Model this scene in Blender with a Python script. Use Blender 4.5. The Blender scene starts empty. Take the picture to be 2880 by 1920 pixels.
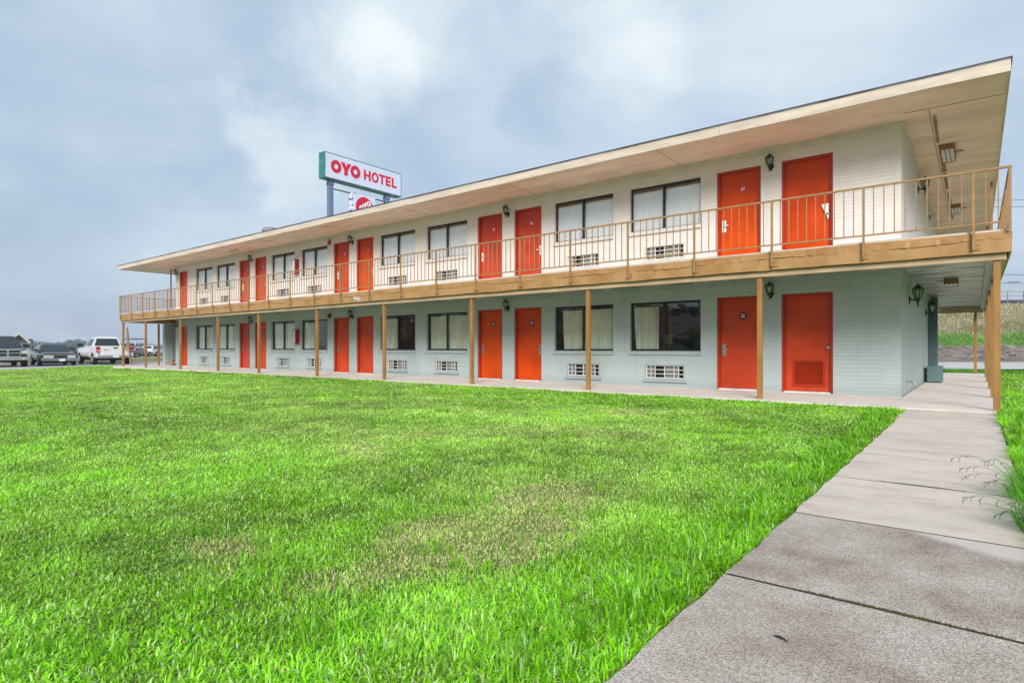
import bpy, math, random
import numpy as np
from mathutils import Vector, Matrix
random.seed(7)
rng = np.random.default_rng(11)
sc = bpy.context.scene
COL = sc.collection
PI = math.pi
R = math.radians
TH = math.atan(1305 / 1655.0)
S, C = math.sin(TH), math.cos(TH)
CAMZ = 0.97


def vp(px, d):
    """ground-plan point at view depth d, in the direction of photo column px"""
    t = (px - 1440) / 1655.0
    return ((-S + t * C) * d, (C + t * S) * d)


# ------------------------------------------------------------------ materials
def mat(name, col, rough=0.6, metal=0.0, spec=0.4, var=0.0, scale=2.0, stretch=(1, 1, 1), col2=None, bump=0.0, bscale=40.0,
        world=False, contrast=(0.35, 0.65), coat=0.0):
    m = bpy.data.materials.new(name)
    m.use_nodes = True
    nt = m.node_tree
    b = nt.nodes['Principled BSDF']
    b.inputs['Roughness'].default_value = rough
    b.inputs['Metallic'].default_value = metal
    b.inputs['Specular IOR Level'].default_value = spec
    b.inputs['Coat Weight'].default_value = coat
    b.inputs['Base Color'].default_value = (*col, 1)
    if var > 0 or col2 or bump > 0:
        tc = nt.nodes.new('ShaderNodeTexCoord')
        mp = nt.nodes.new('ShaderNodeMapping')
        mp.inputs['Scale'].default_value = stretch
        nt.links.new(tc.outputs['Object'], mp.inputs['Vector'])
        vec = mp.outputs['Vector']
    if var > 0 or col2:
        n = nt.nodes.new('ShaderNodeTexNoise')
        n.inputs['Scale'].default_value = scale
        n.inputs['Detail'].default_value = 8
        n.inputs['Roughness'].default_value = 0.65
        nt.links.new(vec, n.inputs['Vector'])
        cr = nt.nodes.new('ShaderNodeValToRGB')
        cr.color_ramp.elements[0].position = contrast[0]
        cr.color_ramp.elements[1].position = contrast[1]
        c2 = col2 if col2 else tuple(c * (1 - var) for c in col)
        c1 = col if col2 else tuple(min(1, c * (1 + var * 0.4)) for c in col)
        cr.color_ramp.elements[0].color = (*c2, 1)
        cr.color_ramp.elements[1].color = (*c1, 1)
        nt.links.new(n.outputs['Fac'], cr.inputs['Fac'])
        nt.links.new(cr.outputs['Color'], b.inputs['Base Color'])
    if bump > 0:
        n2 = nt.nodes.new('ShaderNodeTexNoise')
        n2.inputs['Scale'].default_value = bscale
        n2.inputs['Detail'].default_value = 5
        nt.links.new(vec, n2.inputs['Vector'])
        bp = nt.nodes.new('ShaderNodeBump')
        bp.inputs['Strength'].default_value = bump
        bp.inputs['Distance'].default_value = 0.02
        nt.links.new(n2.outputs['Fac'], bp.inputs['Height'])
        nt.links.new(bp.outputs['Normal'], b.inputs['Normal'])
    return m


def brick_mat(name, col, mortar, stain):
    """painted brick: running-bond courses 80 mm high, joints as relief, worn and dusty paint"""
    m = bpy.data.materials.new(name)
    m.use_nodes = True
    nt = m.node_tree
    N = nt.nodes.new
    L = nt.links.new
    b = nt.nodes['Principled BSDF']
    b.inputs['Roughness'].default_value = 0.5
    b.inputs['Specular IOR Level'].default_value = 0.35
    tc = N('ShaderNodeTexCoord')
    geo = N('ShaderNodeNewGeometry')
    sep = N('ShaderNodeSeparateXYZ')
    L(tc.outputs['Object'], sep.inputs[0])
    sn = N('ShaderNodeSeparateXYZ')
    L(geo.outputs['Normal'], sn.inputs[0])
    ab = N('ShaderNodeMath'); ab.operation = 'ABSOLUTE'
    L(sn.outputs['X'], ab.inputs[0])
    gt = N('ShaderNodeMath'); gt.operation = 'GREATER_THAN'; gt.inputs[1].default_value = 0.5
    L(ab.outputs[0], gt.inputs[0])
    mx = N('ShaderNodeMix')                                            # run along x on the front, along y on the end wall
    L(gt.outputs[0], mx.inputs['Factor']); L(sep.outputs['X'], mx.inputs['A']); L(sep.outputs['Y'], mx.inputs['B'])
    cmb = N('ShaderNodeCombineXYZ')
    mx4 = N('ShaderNodeMath'); mx4.operation = 'MULTIPLY'; mx4.inputs[1].default_value = 4.0; L(mx.outputs['Result'], mx4.inputs[0])
    L(mx4.outputs[0], cmb.inputs[0]); L(sep.outputs['Z'], cmb.inputs[1])
    wn = N('ShaderNodeTexNoise'); wn.inputs['Scale'].default_value = 1.3
    L(tc.outputs['Object'], wn.inputs['Vector'])
    wsc = N('ShaderNodeVectorMath'); wsc.operation = 'SCALE'; wsc.inputs['Scale'].default_value = 0.012
    L(wn.outputs['Color'], wsc.inputs[0])
    add = N('ShaderNodeVectorMath'); add.operation = 'ADD'
    L(cmb.outputs[0], add.inputs[0]); L(wsc.outputs[0], add.inputs[1])
    bt = N('ShaderNodeTexBrick')
    bt.inputs['Scale'].default_value = 1.0
    bt.inputs['Brick Width'].default_value = 1.5
    bt.inputs['Row Height'].default_value = 0.081
    bt.inputs['Mortar Size'].default_value = 0.0055
    bt.inputs['Mortar Smooth'].default_value = 0.6
    bt.inputs['Color1'].default_value = (*col, 1)
    bt.inputs['Color2'].default_value = (*(c * 0.955 for c in col), 1)
    bt.inputs['Mortar'].default_value = (*mortar, 1)
    L(add.outputs[0], bt.inputs['Vector'])
    n = N('ShaderNodeTexNoise'); n.inputs['Scale'].default_value = 1.1; n.inputs['Detail'].default_value = 9; n.inputs['Roughness'].default_value = 0.7
    L(tc.outputs['Object'], n.inputs['Vector'])
    cr = N('ShaderNodeValToRGB')
    cr.color_ramp.elements[0].position = 0.32; cr.color_ramp.elements[0].color = (*stain, 1)
    cr.color_ramp.elements[1].position = 0.62; cr.color_ramp.elements[1].color = (1, 1, 1, 1)
    L(n.outputs['Fac'], cr.inputs['Fac'])
    mul = N('ShaderNodeMix'); mul.data_type = 'RGBA'; mul.blend_type = 'MULTIPLY'
    mul.inputs['Factor'].default_value = 1
    L(bt.outputs['Color'], mul.inputs['A']); L(cr.outputs['Color'], mul.inputs['B'])
    # splashed dirt along the foot of the wall and faint run-off streaks
    zn = N('ShaderNodeMath'); zn.operation = 'MULTIPLY_ADD'; zn.inputs[1].default_value = -0.55; L(n.outputs['Fac'], zn.inputs[0]); L(sep.outputs['Z'], zn.inputs[2])
    dr = N('ShaderNodeMapRange'); dr.interpolation_type = 'SMOOTHSTEP'; dr.inputs['From Min'].default_value = -0.30; dr.inputs['From Max'].default_value = 0.02
    dr.inputs['To Min'].default_value = 0.45; dr.inputs['To Max'].default_value = 0.0; L(zn.outputs[0], dr.inputs['Value'])
    sm_ = N('ShaderNodeMapping'); sm_.inputs['Scale'].default_value = (5, 5, 0.35); L(tc.outputs['Object'], sm_.inputs['Vector'])
    s2 = N('ShaderNodeTexNoise'); s2.inputs['Scale'].default_value = 1.0; s2.inputs['Detail'].default_value = 6; L(sm_.outputs[0], s2.inputs['Vector'])
    sr = N('ShaderNodeMapRange'); sr.inputs['From Min'].default_value = 0.56; sr.inputs['From Max'].default_value = 0.78; sr.inputs['To Max'].default_value = 0.30; L(s2.outputs['Fac'], sr.inputs['Value'])
    mxd = N('ShaderNodeMath'); mxd.operation = 'MAXIMUM'; L(dr.outputs[0], mxd.inputs[0]); L(sr.outputs[0], mxd.inputs[1])
    dm = N('ShaderNodeMix'); dm.data_type = 'RGBA'; dm.inputs['B'].default_value = (*(c * 0.55 for c in col), 1)
    L(mxd.outputs[0], dm.inputs['Factor']); L(mul.outputs['Result'], dm.inputs['A'])
    L(dm.outputs['Result'], b.inputs['Base Color'])
    # relief: joints sunk, brick faces slightly uneven
    hn = N('ShaderNodeTexNoise'); hn.inputs['Scale'].default_value = 24; hn.inputs['Detail'].default_value = 4
    L(tc.outputs['Object'], hn.inputs['Vector'])
    hm = N('ShaderNodeMath'); hm.operation = 'MULTIPLY_ADD'; hm.inputs[1].default_value = 0.25
    inv = N('ShaderNodeMath'); inv.operation = 'SUBTRACT'; inv.inputs[0].default_value = 1.0
    L(bt.outputs['Fac'], inv.inputs[1])
    L(hn.outputs['Fac'], hm.inputs[0]); L(inv.outputs[0], hm.inputs[2])
    bp = N('ShaderNodeBump'); bp.inputs['Strength'].default_value = 0.5; bp.inputs['Distance'].default_value = 0.010
    L(hm.outputs[0], bp.inputs['Height']); L(bp.outputs['Normal'], b.inputs['Normal'])
    return m


def glass_mat(name, refl, tint=(0.9, 0.93, 0.92)):
    m = bpy.data.materials.new(name)
    m.use_nodes = True
    nt = m.node_tree
    nt.nodes.remove(nt.nodes['Principled BSDF'])
    out = nt.nodes['Material Output']
    tr = nt.nodes.new('ShaderNodeBsdfTransparent'); tr.inputs[0].default_value = (*tint, 1)
    gl = nt.nodes.new('ShaderNodeBsdfGlossy'); gl.inputs['Roughness'].default_value = 0.015
    tc = nt.nodes.new('ShaderNodeTexCoord')
    n = nt.nodes.new('ShaderNodeTexNoise'); n.inputs['Scale'].default_value = 2.2
    nt.links.new(tc.outputs['Object'], n.inputs['Vector'])
    bp = nt.nodes.new('ShaderNodeBump'); bp.inputs['Strength'].default_value = 0.12; bp.inputs['Distance'].default_value = 0.05
    nt.links.new(n.outputs['Fac'], bp.inputs['Height']); nt.links.new(bp.outputs['Normal'], gl.inputs['Normal'])
    geo = nt.nodes.new('ShaderNodeNewGeometry')
    dt = nt.nodes.new('ShaderNodeVectorMath'); dt.operation = 'DOT_PRODUCT'
    nt.links.new(geo.outputs['Incoming'], dt.inputs[0]); nt.links.new(geo.outputs['Normal'], dt.inputs[1])
    av = nt.nodes.new('ShaderNodeMath'); av.operation = 'ABSOLUTE'; nt.links.new(dt.outputs['Value'], av.inputs[0])
    om = nt.nodes.new('ShaderNodeMath'); om.operation = 'SUBTRACT'; om.inputs[0].default_value = 1.0; nt.links.new(av.outputs[0], om.inputs[1])
    pw = nt.nodes.new('ShaderNodeMath'); pw.operation = 'POWER'; pw.inputs[1].default_value = 5.0; nt.links.new(om.outputs[0], pw.inputs[0])
    ad = nt.nodes.new('ShaderNodeMath'); ad.operation = 'MULTIPLY_ADD'; ad.use_clamp = True; ad.inputs[1].default_value = 0.95 - refl; ad.inputs[2].default_value = 0.05 + refl
    nt.links.new(pw.outputs[0], ad.inputs[0])
    mx = nt.nodes.new('ShaderNodeMixShader')
    nt.links.new(ad.outputs[0], mx.inputs[0]); nt.links.new(tr.outputs[0], mx.inputs[1]); nt.links.new(gl.outputs[0], mx.inputs[2])
    nt.links.new(mx.outputs[0], out.inputs['Surface'])
    return m


def cloth_mat(name, col, trans):
    m = bpy.data.materials.new(name)
    m.use_nodes = True
    nt = m.node_tree
    nt.nodes.remove(nt.nodes['Principled BSDF'])
    d = nt.nodes.new('ShaderNodeBsdfDiffuse'); d.inputs[0].default_value = (*col, 1)
    t = nt.nodes.new('ShaderNodeBsdfTranslucent'); t.inputs[0].default_value = (*col, 1)
    mx = nt.nodes.new('ShaderNodeMixShader'); mx.inputs[0].default_value = trans
    nt.links.new(d.outputs[0], mx.inputs[1]); nt.links.new(t.outputs[0], mx.inputs[2])
    nt.links.new(mx.outputs[0], nt.nodes['Material Output'].inputs['Surface'])
    return m


def blade_mat(name, trans=0.35, gloss=0.05):
    """leaf blades: colour of each blade in the attribute 'tint'"""
    m = bpy.data.materials.new(name)
    m.use_nodes = True
    nt = m.node_tree
    nt.nodes.remove(nt.nodes['Principled BSDF'])
    a = nt.nodes.new('ShaderNodeAttribute'); a.attribute_name = 'tint'
    d = nt.nodes.new('ShaderNodeBsdfDiffuse')
    t = nt.nodes.new('ShaderNodeBsdfTranslucent')
    g = nt.nodes.new('ShaderNodeBsdfGlossy'); g.inputs['Roughness'].default_value = 0.38
    g.inputs['Color'].default_value = (0.85, 0.9, 0.8, 1)
    nt.links.new(a.outputs['Color'], d.inputs[0]); nt.links.new(a.outputs['Color'], t.inputs[0])
    m1 = nt.nodes.new('ShaderNodeMixShader'); m1.inputs[0].default_value = trans
    nt.links.new(d.outputs[0], m1.inputs[1]); nt.links.new(t.outputs[0], m1.inputs[2])
    m2 = nt.nodes.new('ShaderNodeMixShader'); m2.inputs[0].default_value = gloss
    nt.links.new(m1.outputs[0], m2.inputs[1]); nt.links.new(g.outputs[0], m2.inputs[2])
    nt.links.new(m2.outputs[0], nt.nodes['Material Output'].inputs['Surface'])
    return m


M = {}
M['upper'] = brick_mat('painted_brick_cream', (0.785, 0.735, 0.695), (0.69, 0.645, 0.605), (0.93, 0.91, 0.87))
M['lower'] = brick_mat('painted_brick_sage', (0.46, 0.52, 0.51), (0.395, 0.455, 0.445), (0.90, 0.92, 0.92))
M['sage'] = mat('sage_paint', (0.39, 0.445, 0.44), 0.5, var=0.12, scale=5)
M['sage_dark'] = mat('dark_teal_paint', (0.075, 0.125, 0.125), 0.5, var=0.2, scale=4)
M['cream'] = mat('cream_paint', (0.68, 0.65, 0.58), 0.5, var=0.10, scale=4)
M['soffit'] = mat('soffit_board', (0.96, 0.70, 0.58), 0.7, var=0.22, scale=1.2, stretch=(0.5, 1.6, 1), bump=0.15, bscale=9)
M['eave'] = mat('eave_board', (0.68, 0.56, 0.455), 0.6, var=0.22, scale=3, stretch=(0.35, 1, 2.5), bump=0.3, bscale=14)
M['roof_edge'] = mat('roof_edge_metal', (0.06, 0.055, 0.075), 0.5, var=0.3)
M['roofing'] = mat('roofing_felt', (0.12, 0.12, 0.12), 0.9, var=0.2)
M['fascia'] = mat('ochre_board', (0.44, 0.25, 0.10), 0.45, col2=(0.31, 0.14, 0.03), scale=2.2, stretch=(0.7, 1, 0.5), bump=0.25, bscale=10, contrast=(0.28, 0.55))
M['drip'] = mat('ochre_metal', (0.43, 0.235, 0.088), 0.38, col2=(0.28, 0.12, 0.025), scale=2.6, stretch=(0.6, 1, 1), bump=0.3, bscale=12, contrast=(0.28, 0.55))
M['beam'] = mat('tan_beam', (0.52, 0.37, 0.22), 0.5, var=0.2, scale=2, bump=0.15, bscale=16)
M['post'] = mat('ochre_post', (0.34, 0.175, 0.052), 0.4, var=0.25, scale=3.5, stretch=(1, 1, 0.35), bump=0.12, bscale=20)
M['rail'] = mat('ochre_rail', (0.37, 0.21, 0.088), 0.4, var=0.2, scale=8, bump=0.1, bscale=60)
M['ceiling'] = mat('stained_ceiling', (0.56, 0.56, 0.55), 0.40, col2=(0.09, 0.085, 0.08), scale=2.6, stretch=(0.5, 2.2, 1), bump=1.0, bscale=3.0, contrast=(0.42, 0.56))
M['door'] = mat('orange_door', (0.62, 0.052, 0.001), 0.38, var=0.22, scale=1.6, bump=0.06, bscale=14, spec=0.20)
def door_wear(m):
    nt = m.node_tree; b = nt.nodes['Principled BSDF']
    src = b.inputs['Base Color'].links[0].from_socket
    oi = nt.nodes.new('ShaderNodeObjectInfo')
    hs = nt.nodes.new('ShaderNodeHueSaturation')
    for k, (lo, hi) in (('Hue', (0.4975, 0.5045)), ('Saturation', (0.96, 1.02)), ('Value', (0.90, 1.08))):
        mr = nt.nodes.new('ShaderNodeMapRange'); mr.inputs['To Min'].default_value = lo; mr.inputs['To Max'].default_value = hi
        nt.links.new(oi.outputs['Random'], mr.inputs['Value']); nt.links.new(mr.outputs[0], hs.inputs[k])
    nt.links.new(src, hs.inputs['Color'])
    tc = nt.nodes.new('ShaderNodeTexCoord'); mp = nt.nodes.new('ShaderNodeMapping'); mp.inputs['Scale'].default_value = (9, 1, 2.5)
    nt.links.new(tc.outputs['Object'], mp.inputs['Vector'])
    n = nt.nodes.new('ShaderNodeTexNoise'); n.inputs['Scale'].default_value = 1.6; n.inputs['Detail'].default_value = 8; n.inputs['Roughness'].default_value = 0.7
    nt.links.new(mp.outputs[0], n.inputs['Vector'])
    mr = nt.nodes.new('ShaderNodeMapRange'); mr.inputs['From Min'].default_value = 0.62; mr.inputs['From Max'].default_value = 0.78; mr.inputs['To Max'].default_value = 0.35
    nt.links.new(n.outputs['Fac'], mr.inputs['Value'])
    mx = nt.nodes.new('ShaderNodeMix'); mx.data_type = 'RGBA'; mx.inputs['B'].default_value = (0.20, 0.055, 0.025, 1)
    nt.links.new(mr.outputs[0], mx.inputs['Factor']); nt.links.new(hs.outputs[0], mx.inputs['A']); nt.links.new(mx.outputs['Result'], b.inputs['Base Color'])


door_wear(M['door'])
M['door_frame'] = mat('orange_frame', (0.42, 0.030, 0.004), 0.34, var=0.15, scale=3)
M['bronze'] = mat('bronze_aluminium', (0.022, 0.026, 0.026), 0.4, metal=0.3)
M['steel'] = mat('brushed_steel', (0.55, 0.54, 0.50), 0.32, metal=0.9, var=0.25, scale=30)
M['bright_steel'] = mat('bright_steel_white', (0.78, 0.76, 0.72), 0.4)  # steel of the upper plates, its brightness put into a white colour
M['black'] = mat('black_iron', (0.008, 0.009, 0.009), 0.45, spec=0.4)
M['lampglass'] = glass_mat('lamp_glass', 0.15, (0.85, 0.9, 0.85))
M['bulb'] = mat('bulb_frosted', (0.8, 0.8, 0.74), 0.5)
M['glass_up'] = glass_mat('window_glass_upper', 0.17, (0.97, 0.98, 0.98))
M['glass_low'] = glass_mat('window_glass_lower', 0.10, (0.95, 0.97, 0.95))
M['sheer'] = cloth_mat('white_curtain', (0.93, 0.93, 0.91), 0.05)
M['sage_curtain'] = cloth_mat('pale_curtain', (0.90, 0.92, 0.80), 0.1)
M['roomdark'] = mat('room_wall', (0.34, 0.31, 0.27), 0.9)
M['furnish'] = mat('bedspread_teal', (0.05, 0.12, 0.13), 0.8, var=0.3)
M['lampshade'] = mat('lampshade_cloth', (0.62, 0.58, 0.48), 0.8)
M['white'] = mat('white_enamel', (0.74, 0.73, 0.70), 0.45, var=0.30, scale=4)
M['coil_grey'] = mat('condenser_fins', (0.30, 0.29, 0.29), 0.6, metal=0.3, var=0.4, scale=25)
M['coil_dark'] = mat('fan_opening', (0.020, 0.017, 0.022), 0.7)
M['red'] = mat('red_enamel', (0.30, 0.010, 0.018), 0.35)
M['signred'] = mat('sign_red', (0.62, 0.004, 0.035), 0.45)
M['signwhite'] = mat('sign_face', (0.66, 0.70, 0.84), 0.4, var=0.05, scale=0.6)
M['signteal'] = mat('sign_frame_teal', (0.012, 0.17, 0.16), 0.45, col2=(0.22, 0.30, 0.27), scale=2.2, contrast=(0.30, 0.5))
M['signblue'] = mat('sign_pole_blue', (0.13, 0.20, 0.31), 0.5, var=0.2)
M['maroon'] = mat('plaque_maroon', (0.16, 0.004, 0.014), 0.6, spec=0.15)
M['pink'] = mat('plaque_faded', (0.62, 0.20, 0.22), 0.30)
M['plaquewhite'] = mat('plaque_lettering', (0.85, 0.83, 0.82), 0.4)
M['slab'] = mat('pink_concrete', (0.80, 0.68, 0.61), 0.75, col2=(0.64, 0.53, 0.47), scale=1.1, stretch=(1, 1, 1), bump=0.12, bscale=60, contrast=(0.25, 0.55))
M['conc_new'] = mat('pale_concrete', (0.625, 0.545, 0.49), 0.8, col2=(0.49, 0.42, 0.365), scale=1.8, stretch=(0.6, 2.2, 1), bump=0.18, bscale=70, contrast=(0.28, 0.6))
M['joint'] = mat('joint_dirt', (0.030, 0.026, 0.020), 0.95, col2=(0.022, 0.030, 0.012), scale=3)
M['asphalt'] = mat('lot_concrete', (0.50, 0.47, 0.44), 0.85, var=0.25, scale=0.35, bump=0.1, bscale=20)
M['roadc'] = mat('road_concrete', (0.55, 0.53, 0.51), 0.85, var=0.2, scale=0.5)
M['kerb'] = mat('kerb_concrete', (0.40, 0.37, 0.34), 0.85, var=0.25, scale=2)
M['wood'] = mat('weathered_wood', (0.30, 0.17, 0.08), 0.7, var=0.4, scale=6, stretch=(1, 1, 0.2))
M['tread'] = mat('tan_tread', (0.50, 0.32, 0.18), 0.6, var=0.2, scale=4)


def old_concrete():
    m = bpy.data.materials.new('worn_exposed_aggregate')
    m.use_nodes = True
    nt = m.node_tree
    N = nt.nodes.new; L = nt.links.new
    b = nt.nodes['Principled BSDF']; b.inputs['Roughness'].default_value = 0.8; b.inputs['Specular IOR Level'].default_value = 0.25
    tc = N('ShaderNodeTexCoord')
    big = N('ShaderNodeTexNoise'); big.inputs['Scale'].default_value = 1.5; big.inputs['Detail'].default_value = 9; big.inputs['Roughness'].default_value = 0.66
    L(tc.outputs['Object'], big.inputs['Vector'])
    cr = N('ShaderNodeValToRGB')
    e = cr.color_ramp.elements
    e[0].position = 0.28; e[0].color = (0.20, 0.143, 0.105, 1)
    e[1].position = 0.68; e[1].color = (0.54, 0.475, 0.415, 1)
    x = e.new(0.46); x.color = (0.385, 0.325, 0.275, 1)
    L(big.outputs['Fac'], cr.inputs['Fac'])
    vo = N('ShaderNodeTexVoronoi'); vo.inputs['Scale'].default_value = 190
    L(tc.outputs['Object'], vo.inputs['Vector'])
    sp = N('ShaderNodeValToRGB')
    s = sp.color_ramp.elements
    s[0].position = 0.0; s[0].color = (0.55, 0.535, 0.52, 1)
    s[1].position = 1.0; s[1].color = (1.45, 1.44, 1.43, 1)
    sepc = N('ShaderNodeSeparateColor'); L(vo.outputs['Color'], sepc.inputs[0])
    L(sepc.outputs[0], sp.inputs['Fac'])
    mul = N('ShaderNodeMix'); mul.data_type = 'RGBA'; mul.blend_type = 'MULTIPLY'; mul.inputs['Factor'].default_value = 0.85
    L(cr.outputs['Color'], mul.inputs['A']); L(sp.outputs['Color'], mul.inputs['B'])
    wn = N('ShaderNodeTexNoise'); wn.inputs['Scale'].default_value = 60; wn.inputs['Detail'].default_value = 3
    L(tc.outputs['Object'], wn.inputs['Vector'])
    wr = N('ShaderNodeValToRGB'); wr.color_ramp.elements[0].position = 0.62; wr.color_ramp.elements[0].color = (0, 0, 0, 1)
    wr.color_ramp.elements[1].position = 0.70; wr.color_ramp.elements[1].color = (1, 1, 1, 1)
    L(wn.outputs['Fac'], wr.inputs['Fac'])
    add = N('ShaderNodeMix'); add.data_type = 'RGBA'
    add.inputs['B'].default_value = (0.47, 0.45, 0.43, 1)
    fm = N('ShaderNodeMath'); fm.operation = 'MULTIPLY'; fm.inputs[1].default_value = 0.5
    L(wr.outputs['Color'], fm.inputs[0]); L(fm.outputs[0], add.inputs['Factor']); L(mul.outputs['Result'], add.inputs['A'])
    # cleaner, paler rim where rain washes across the joint
    sx = N('ShaderNodeSeparateXYZ'); L(tc.outputs['Object'], sx.inputs[0])
    xr = N('ShaderNodeMapRange'); xr.interpolation_type = 'SMOOTHSTEP'; xr.inputs['From Min'].default_value = -0.45; xr.inputs['From Max'].default_value = 0.22
    xr.inputs['To Min'].default_value = 3.83; xr.inputs['To Max'].default_value = 3.55; L(sx.outputs['X'], xr.inputs['Value'])
    yd = N('ShaderNodeMath'); yd.operation = 'SUBTRACT'; L(sx.outputs['Y'], yd.inputs[0]); L(xr.outputs[0], yd.inputs[1])
    yn = N('ShaderNodeMath'); yn.operation = 'MULTIPLY_ADD'; yn.inputs[1].default_value = 0.09; L(big.outputs['Fac'], yn.inputs[0]); L(yd.outputs[0], yn.inputs[2])
    rimf = N('ShaderNodeMapRange'); rimf.inputs['From Min'].default_value = 0.035; rimf.inputs['From Max'].default_value = 0.12; L(yn.outputs[0], rimf.inputs['Value'])
    rimx = N('ShaderNodeMix'); rimx.data_type = 'RGBA'; rimx.inputs['B'].default_value = (0.58, 0.51, 0.46, 1)
    L(rimf.outputs[0], rimx.inputs['Factor']); L(add.outputs['Result'], rimx.inputs['A'])
    L(rimx.outputs['Result'], b.inputs['Base Color'])
    bp = N('ShaderNodeBump'); bp.inputs['Strength'].default_value = 0.45; bp.inputs['Distance'].default_value = 0.006
    L(vo.outputs['Distance'], bp.inputs['Height']); L(bp.outputs['Normal'], b.inputs['Normal'])
    return m




def concrete(name, base, dark, grey, sc=1.0, streak=(0.7, 2.0, 1)):
    """weathered flatwork: broad stains, brushed streaks, fine pitting and specks"""
    m = bpy.data.materials.new(name)
    m.use_nodes = True
    nt = m.node_tree
    N = nt.nodes.new; L = nt.links.new
    b = nt.nodes['Principled BSDF']; b.inputs['Roughness'].default_value = 0.85; b.inputs['Specular IOR Level'].default_value = 0.2
    tc = N('ShaderNodeTexCoord')

    def noise(scale, detail, rough, st=(1, 1, 1)):
        mp = N('ShaderNodeMapping'); mp.inputs['Scale'].default_value = st; L(tc.outputs['Object'], mp.inputs['Vector'])
        n = N('ShaderNodeTexNoise'); n.inputs['Scale'].default_value = scale; n.inputs['Detail'].default_value = detail; n.inputs['Roughness'].default_value = rough
        L(mp.outputs[0], n.inputs['Vector']); return n

    def ramp(n, a, c, v0, v1):
        r = N('ShaderNodeMapRange'); r.inputs['From Min'].default_value = a; r.inputs['From Max'].default_value = c
        r.inputs['To Min'].default_value = v0; r.inputs['To Max'].default_value = v1; L(n.outputs['Fac'], r.inputs['Value']); return r.outputs[0]

    def mix(fac, a, c):
        x = N('ShaderNodeMix'); x.data_type = 'RGBA'; L(fac, x.inputs['Factor'])
        if isinstance(a, tuple):
            x.inputs['A'].default_value = (*a, 1)
        else:
            L(a, x.inputs['A'])
        x.inputs['B'].default_value = (*c, 1); return x.outputs['Result']
    c1 = mix(ramp(noise(0.9 * sc, 8, 0.62), 0.40, 0.64, 0, 1), base, grey)
    c2 = mix(ramp(noise(2.3 * sc, 9, 0.68, streak), 0.50, 0.72, 0, 0.85), c1, dark)
    c3 = mix(ramp(noise(36, 4, 0.7), 0.56, 0.72, 0, 0.40), c2, tuple(v * 0.55 for v in dark))
    c4 = mix(ramp(noise(55, 2, 0.5), 0.66, 0.72, 0, 0.35), c3, tuple(min(0.85, v * 1.25) for v in base))
    L(c4, b.inputs['Base Color'])
    bp = N('ShaderNodeBump'); bp.inputs['Strength'].default_value = 0.25; bp.inputs['Distance'].default_value = 0.004
    L(noise(80, 4, 0.6).outputs['Fac'], bp.inputs['Height']); L(bp.outputs['Normal'], b.inputs['Normal'])
    return m


M['conc_new'] = concrete('pale_weathered_concrete', (0.67, 0.565, 0.475), (0.42, 0.335, 0.265), (0.57, 0.50, 0.43))
M['slab'] = concrete('pinkish_slab_concrete', (0.80, 0.69, 0.61), (0.58, 0.475, 0.41), (0.70, 0.62, 0.56), 0.8)
M['conc_old'] = old_concrete()


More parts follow.
